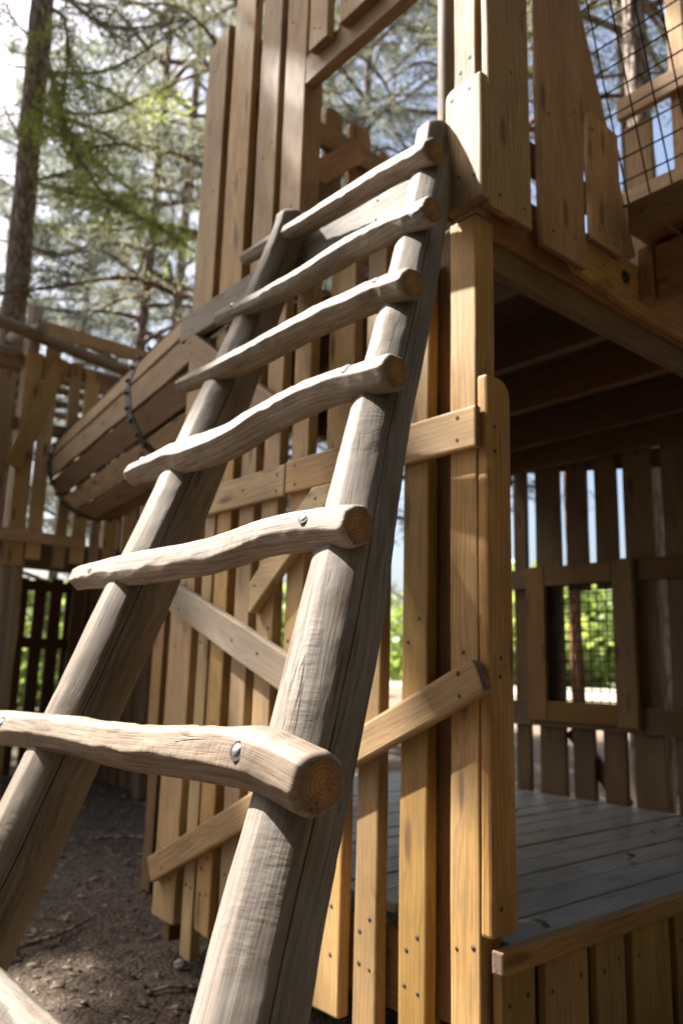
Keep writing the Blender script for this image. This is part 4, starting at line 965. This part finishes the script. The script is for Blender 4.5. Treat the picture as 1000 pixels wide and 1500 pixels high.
# unseen pines round the clearing: added to shade the place and close off the low sky
def copy_tree(root, x, y, rz, sc, label, group):
    r = root.copy(); COL.objects.link(r); r.location = (x, y, 0); r.rotation_euler = (0, 0, rz); r.scale = (1, 1, sc); r['label'] = label; r['group'] = group
    for ch in root.children:
        c = ch.copy(); COL.objects.link(c); c.parent = r
    return r
pine('dense unseen pine added on the left to shade the slatted wall', -3.2, 14.7, 22.0, .22, 201, 7.5, 20.6, 240, 2.3, 'needle', 'bark', (0, 0), per=24, lw=(.10, .04), every=.2, top_ln=1.9, clump=.22, start=.08, group='pines out of the picture')
RP, _ = pine('pine behind the viewpoint on the near side of the clearing', -8.2, 2.2, 18, .2, 203, 1.8, 17.4, 130, 3.3, 'needle', 'bark', (0, 0), per=18, lw=(.13, .05), every=.3, clump=.24, group='pines out of the picture')
for k, (az, d) in enumerate(((178, 8.5), (192, 9.5), (205, 8.2), (219, 9.6), (233, 8.4), (247, 9.4), (262, 8.2), (277, 9.2), (291, 8.4), (305, 9.6), (319, 9.0), (333, 10.5), (184, 13.5), (212, 13.5), (240, 13), (269, 13.5), (298, 13), (326, 14))):
    a = math.radians(az); copy_tree(RP, d * math.cos(a), d * math.sin(a), k * 1.1, .9 + .03 * (k % 6), 'pine behind the viewpoint on the near side of the clearing', 'pines out of the picture')

# ------------------------------------------------------------------ bushes and the far wood
def leaf_cloud(name, blobs, n, size, seed):
    rg = np.random.default_rng(seed); B = np.array(blobs); w = (B[:, 3] * B[:, 4] * B[:, 5]) ** .66; w /= w.sum()
    k = rg.choice(len(B), n, p=w); u = rg.normal(0, 1, (n, 3)); u /= np.linalg.norm(u, axis=1)[:, None]
    rr = rg.uniform(.45, 1.0, n)[:, None] ** .5 * (1 + .18 * rg.normal(0, 1, n)[:, None])
    p = B[k, :3] + u * rr * B[k, 3:6]; p[:, 2] = np.maximum(p[:, 2], .05)
    a = rg.normal(0, 1, (n, 3)); a /= np.linalg.norm(a, axis=1)[:, None]; b = np.cross(a, rg.normal(0, 1, (n, 3))); b /= np.linalg.norm(b, axis=1)[:, None]
    s = size * rg.uniform(.5, 1.4, n)[:, None]
    q = np.stack([p - a * s, p + b * s * .55, p + a * s, p - b * s * .55], 1).reshape(-1, 3)
    me = bpy.data.meshes.new(name); quads(me, q, np.arange(len(q)).reshape(-1, 4)); return me
def bush(label, x, y, w, h, seed, n=5000, mat='leaf', size=.16):
    rg = random.Random(seed); t = thing('bush', label, 'bush', (x, y, 0), 'bushes beyond the path')
    bl = []
    for k in range(9):
        f = rg.uniform(.15, .95); q = rg.uniform(.25, .45) * (1.2 - .6 * f)
        bl.append((x + rg.uniform(-.5, .5) * w * (1.1 - .5 * f), y + rg.uniform(-.5, .5) * w * (1.1 - .5 * f), h * f * .85, w * q, w * q, h * q * .7))
    link('foliage', leaf_cloud('foliage', bl, n, size, seed), M[mat], t)
    tube('stem', t, [(x, y, -.05, .08), (x + .05, y, h * .3, .06), (x + .1, y, h * .7, .03)], 'bark', 8, 4)
for k, (lb, dx, dy, dp, w, h, m_) in enumerate((
        ('small rounded bush in the middle of the wire window', .765, .53, 38.0, 4.0, 3.6, 'needley'), ('bright sunlit bush at the right of the wire window', .80, .485, 42.0, 7.0, 6.0, 'leaf'),
        ('tall bright bush at the left of the wire window', .74, .555, 46.0, 7.0, 7.0, 'leaf'), ('bright green bush behind the left of the back wall', .66, .635, 40.0, 7.0, 5.5, 'leaf'),
        ('bright bush seen low through the gaps under the platform tower', .25, .98, 22.0, 5.0, 3.6, 'leaf'), ('second bright bush low behind the platform tower, further right', .36, .90, 25.0, 6.0, 4.0, 'leaf'),
        ('green bush seen between the slats beside the ladder pole', .50, .79, 30.0, 6.0, 4.2, 'leaf'), ('pale green bush at the far right behind the back wall', .87, .37, 44.0, 7.0, 5.0, 'leaf'))):
    q_ = 2.7 if dx > .6 else (1.6 if dx > .4 else 1.0); dp *= q_; w *= q_; h *= q_ * .92
    x, y = at(dx, dy, dp); bush(lb, x, y, w, h, 300 + k, 5200, m_, .17 * dp / 30)
def far_wood():
    rg = random.Random(77); bl = []
    for k in range(170):
        a = math.radians(rg.uniform(-15, 125)); d = rg.uniform(125, 160); h = rg.uniform(5, 13) * (1.25 if a > math.radians(62) else .9)
        bl.append((CX + math.cos(a) * d, CY + math.sin(a) * d, h * .5, rg.uniform(5, 10), rg.uniform(5, 10), h * .55))
    me = leaf_cloud('far_wood', bl, 42000, .85, 9)
    tag(link('far_wood', me, M['leaf'], None), 'low sunlit wood far beyond the playground', 'wood', None, 'stuff')
far_wood()
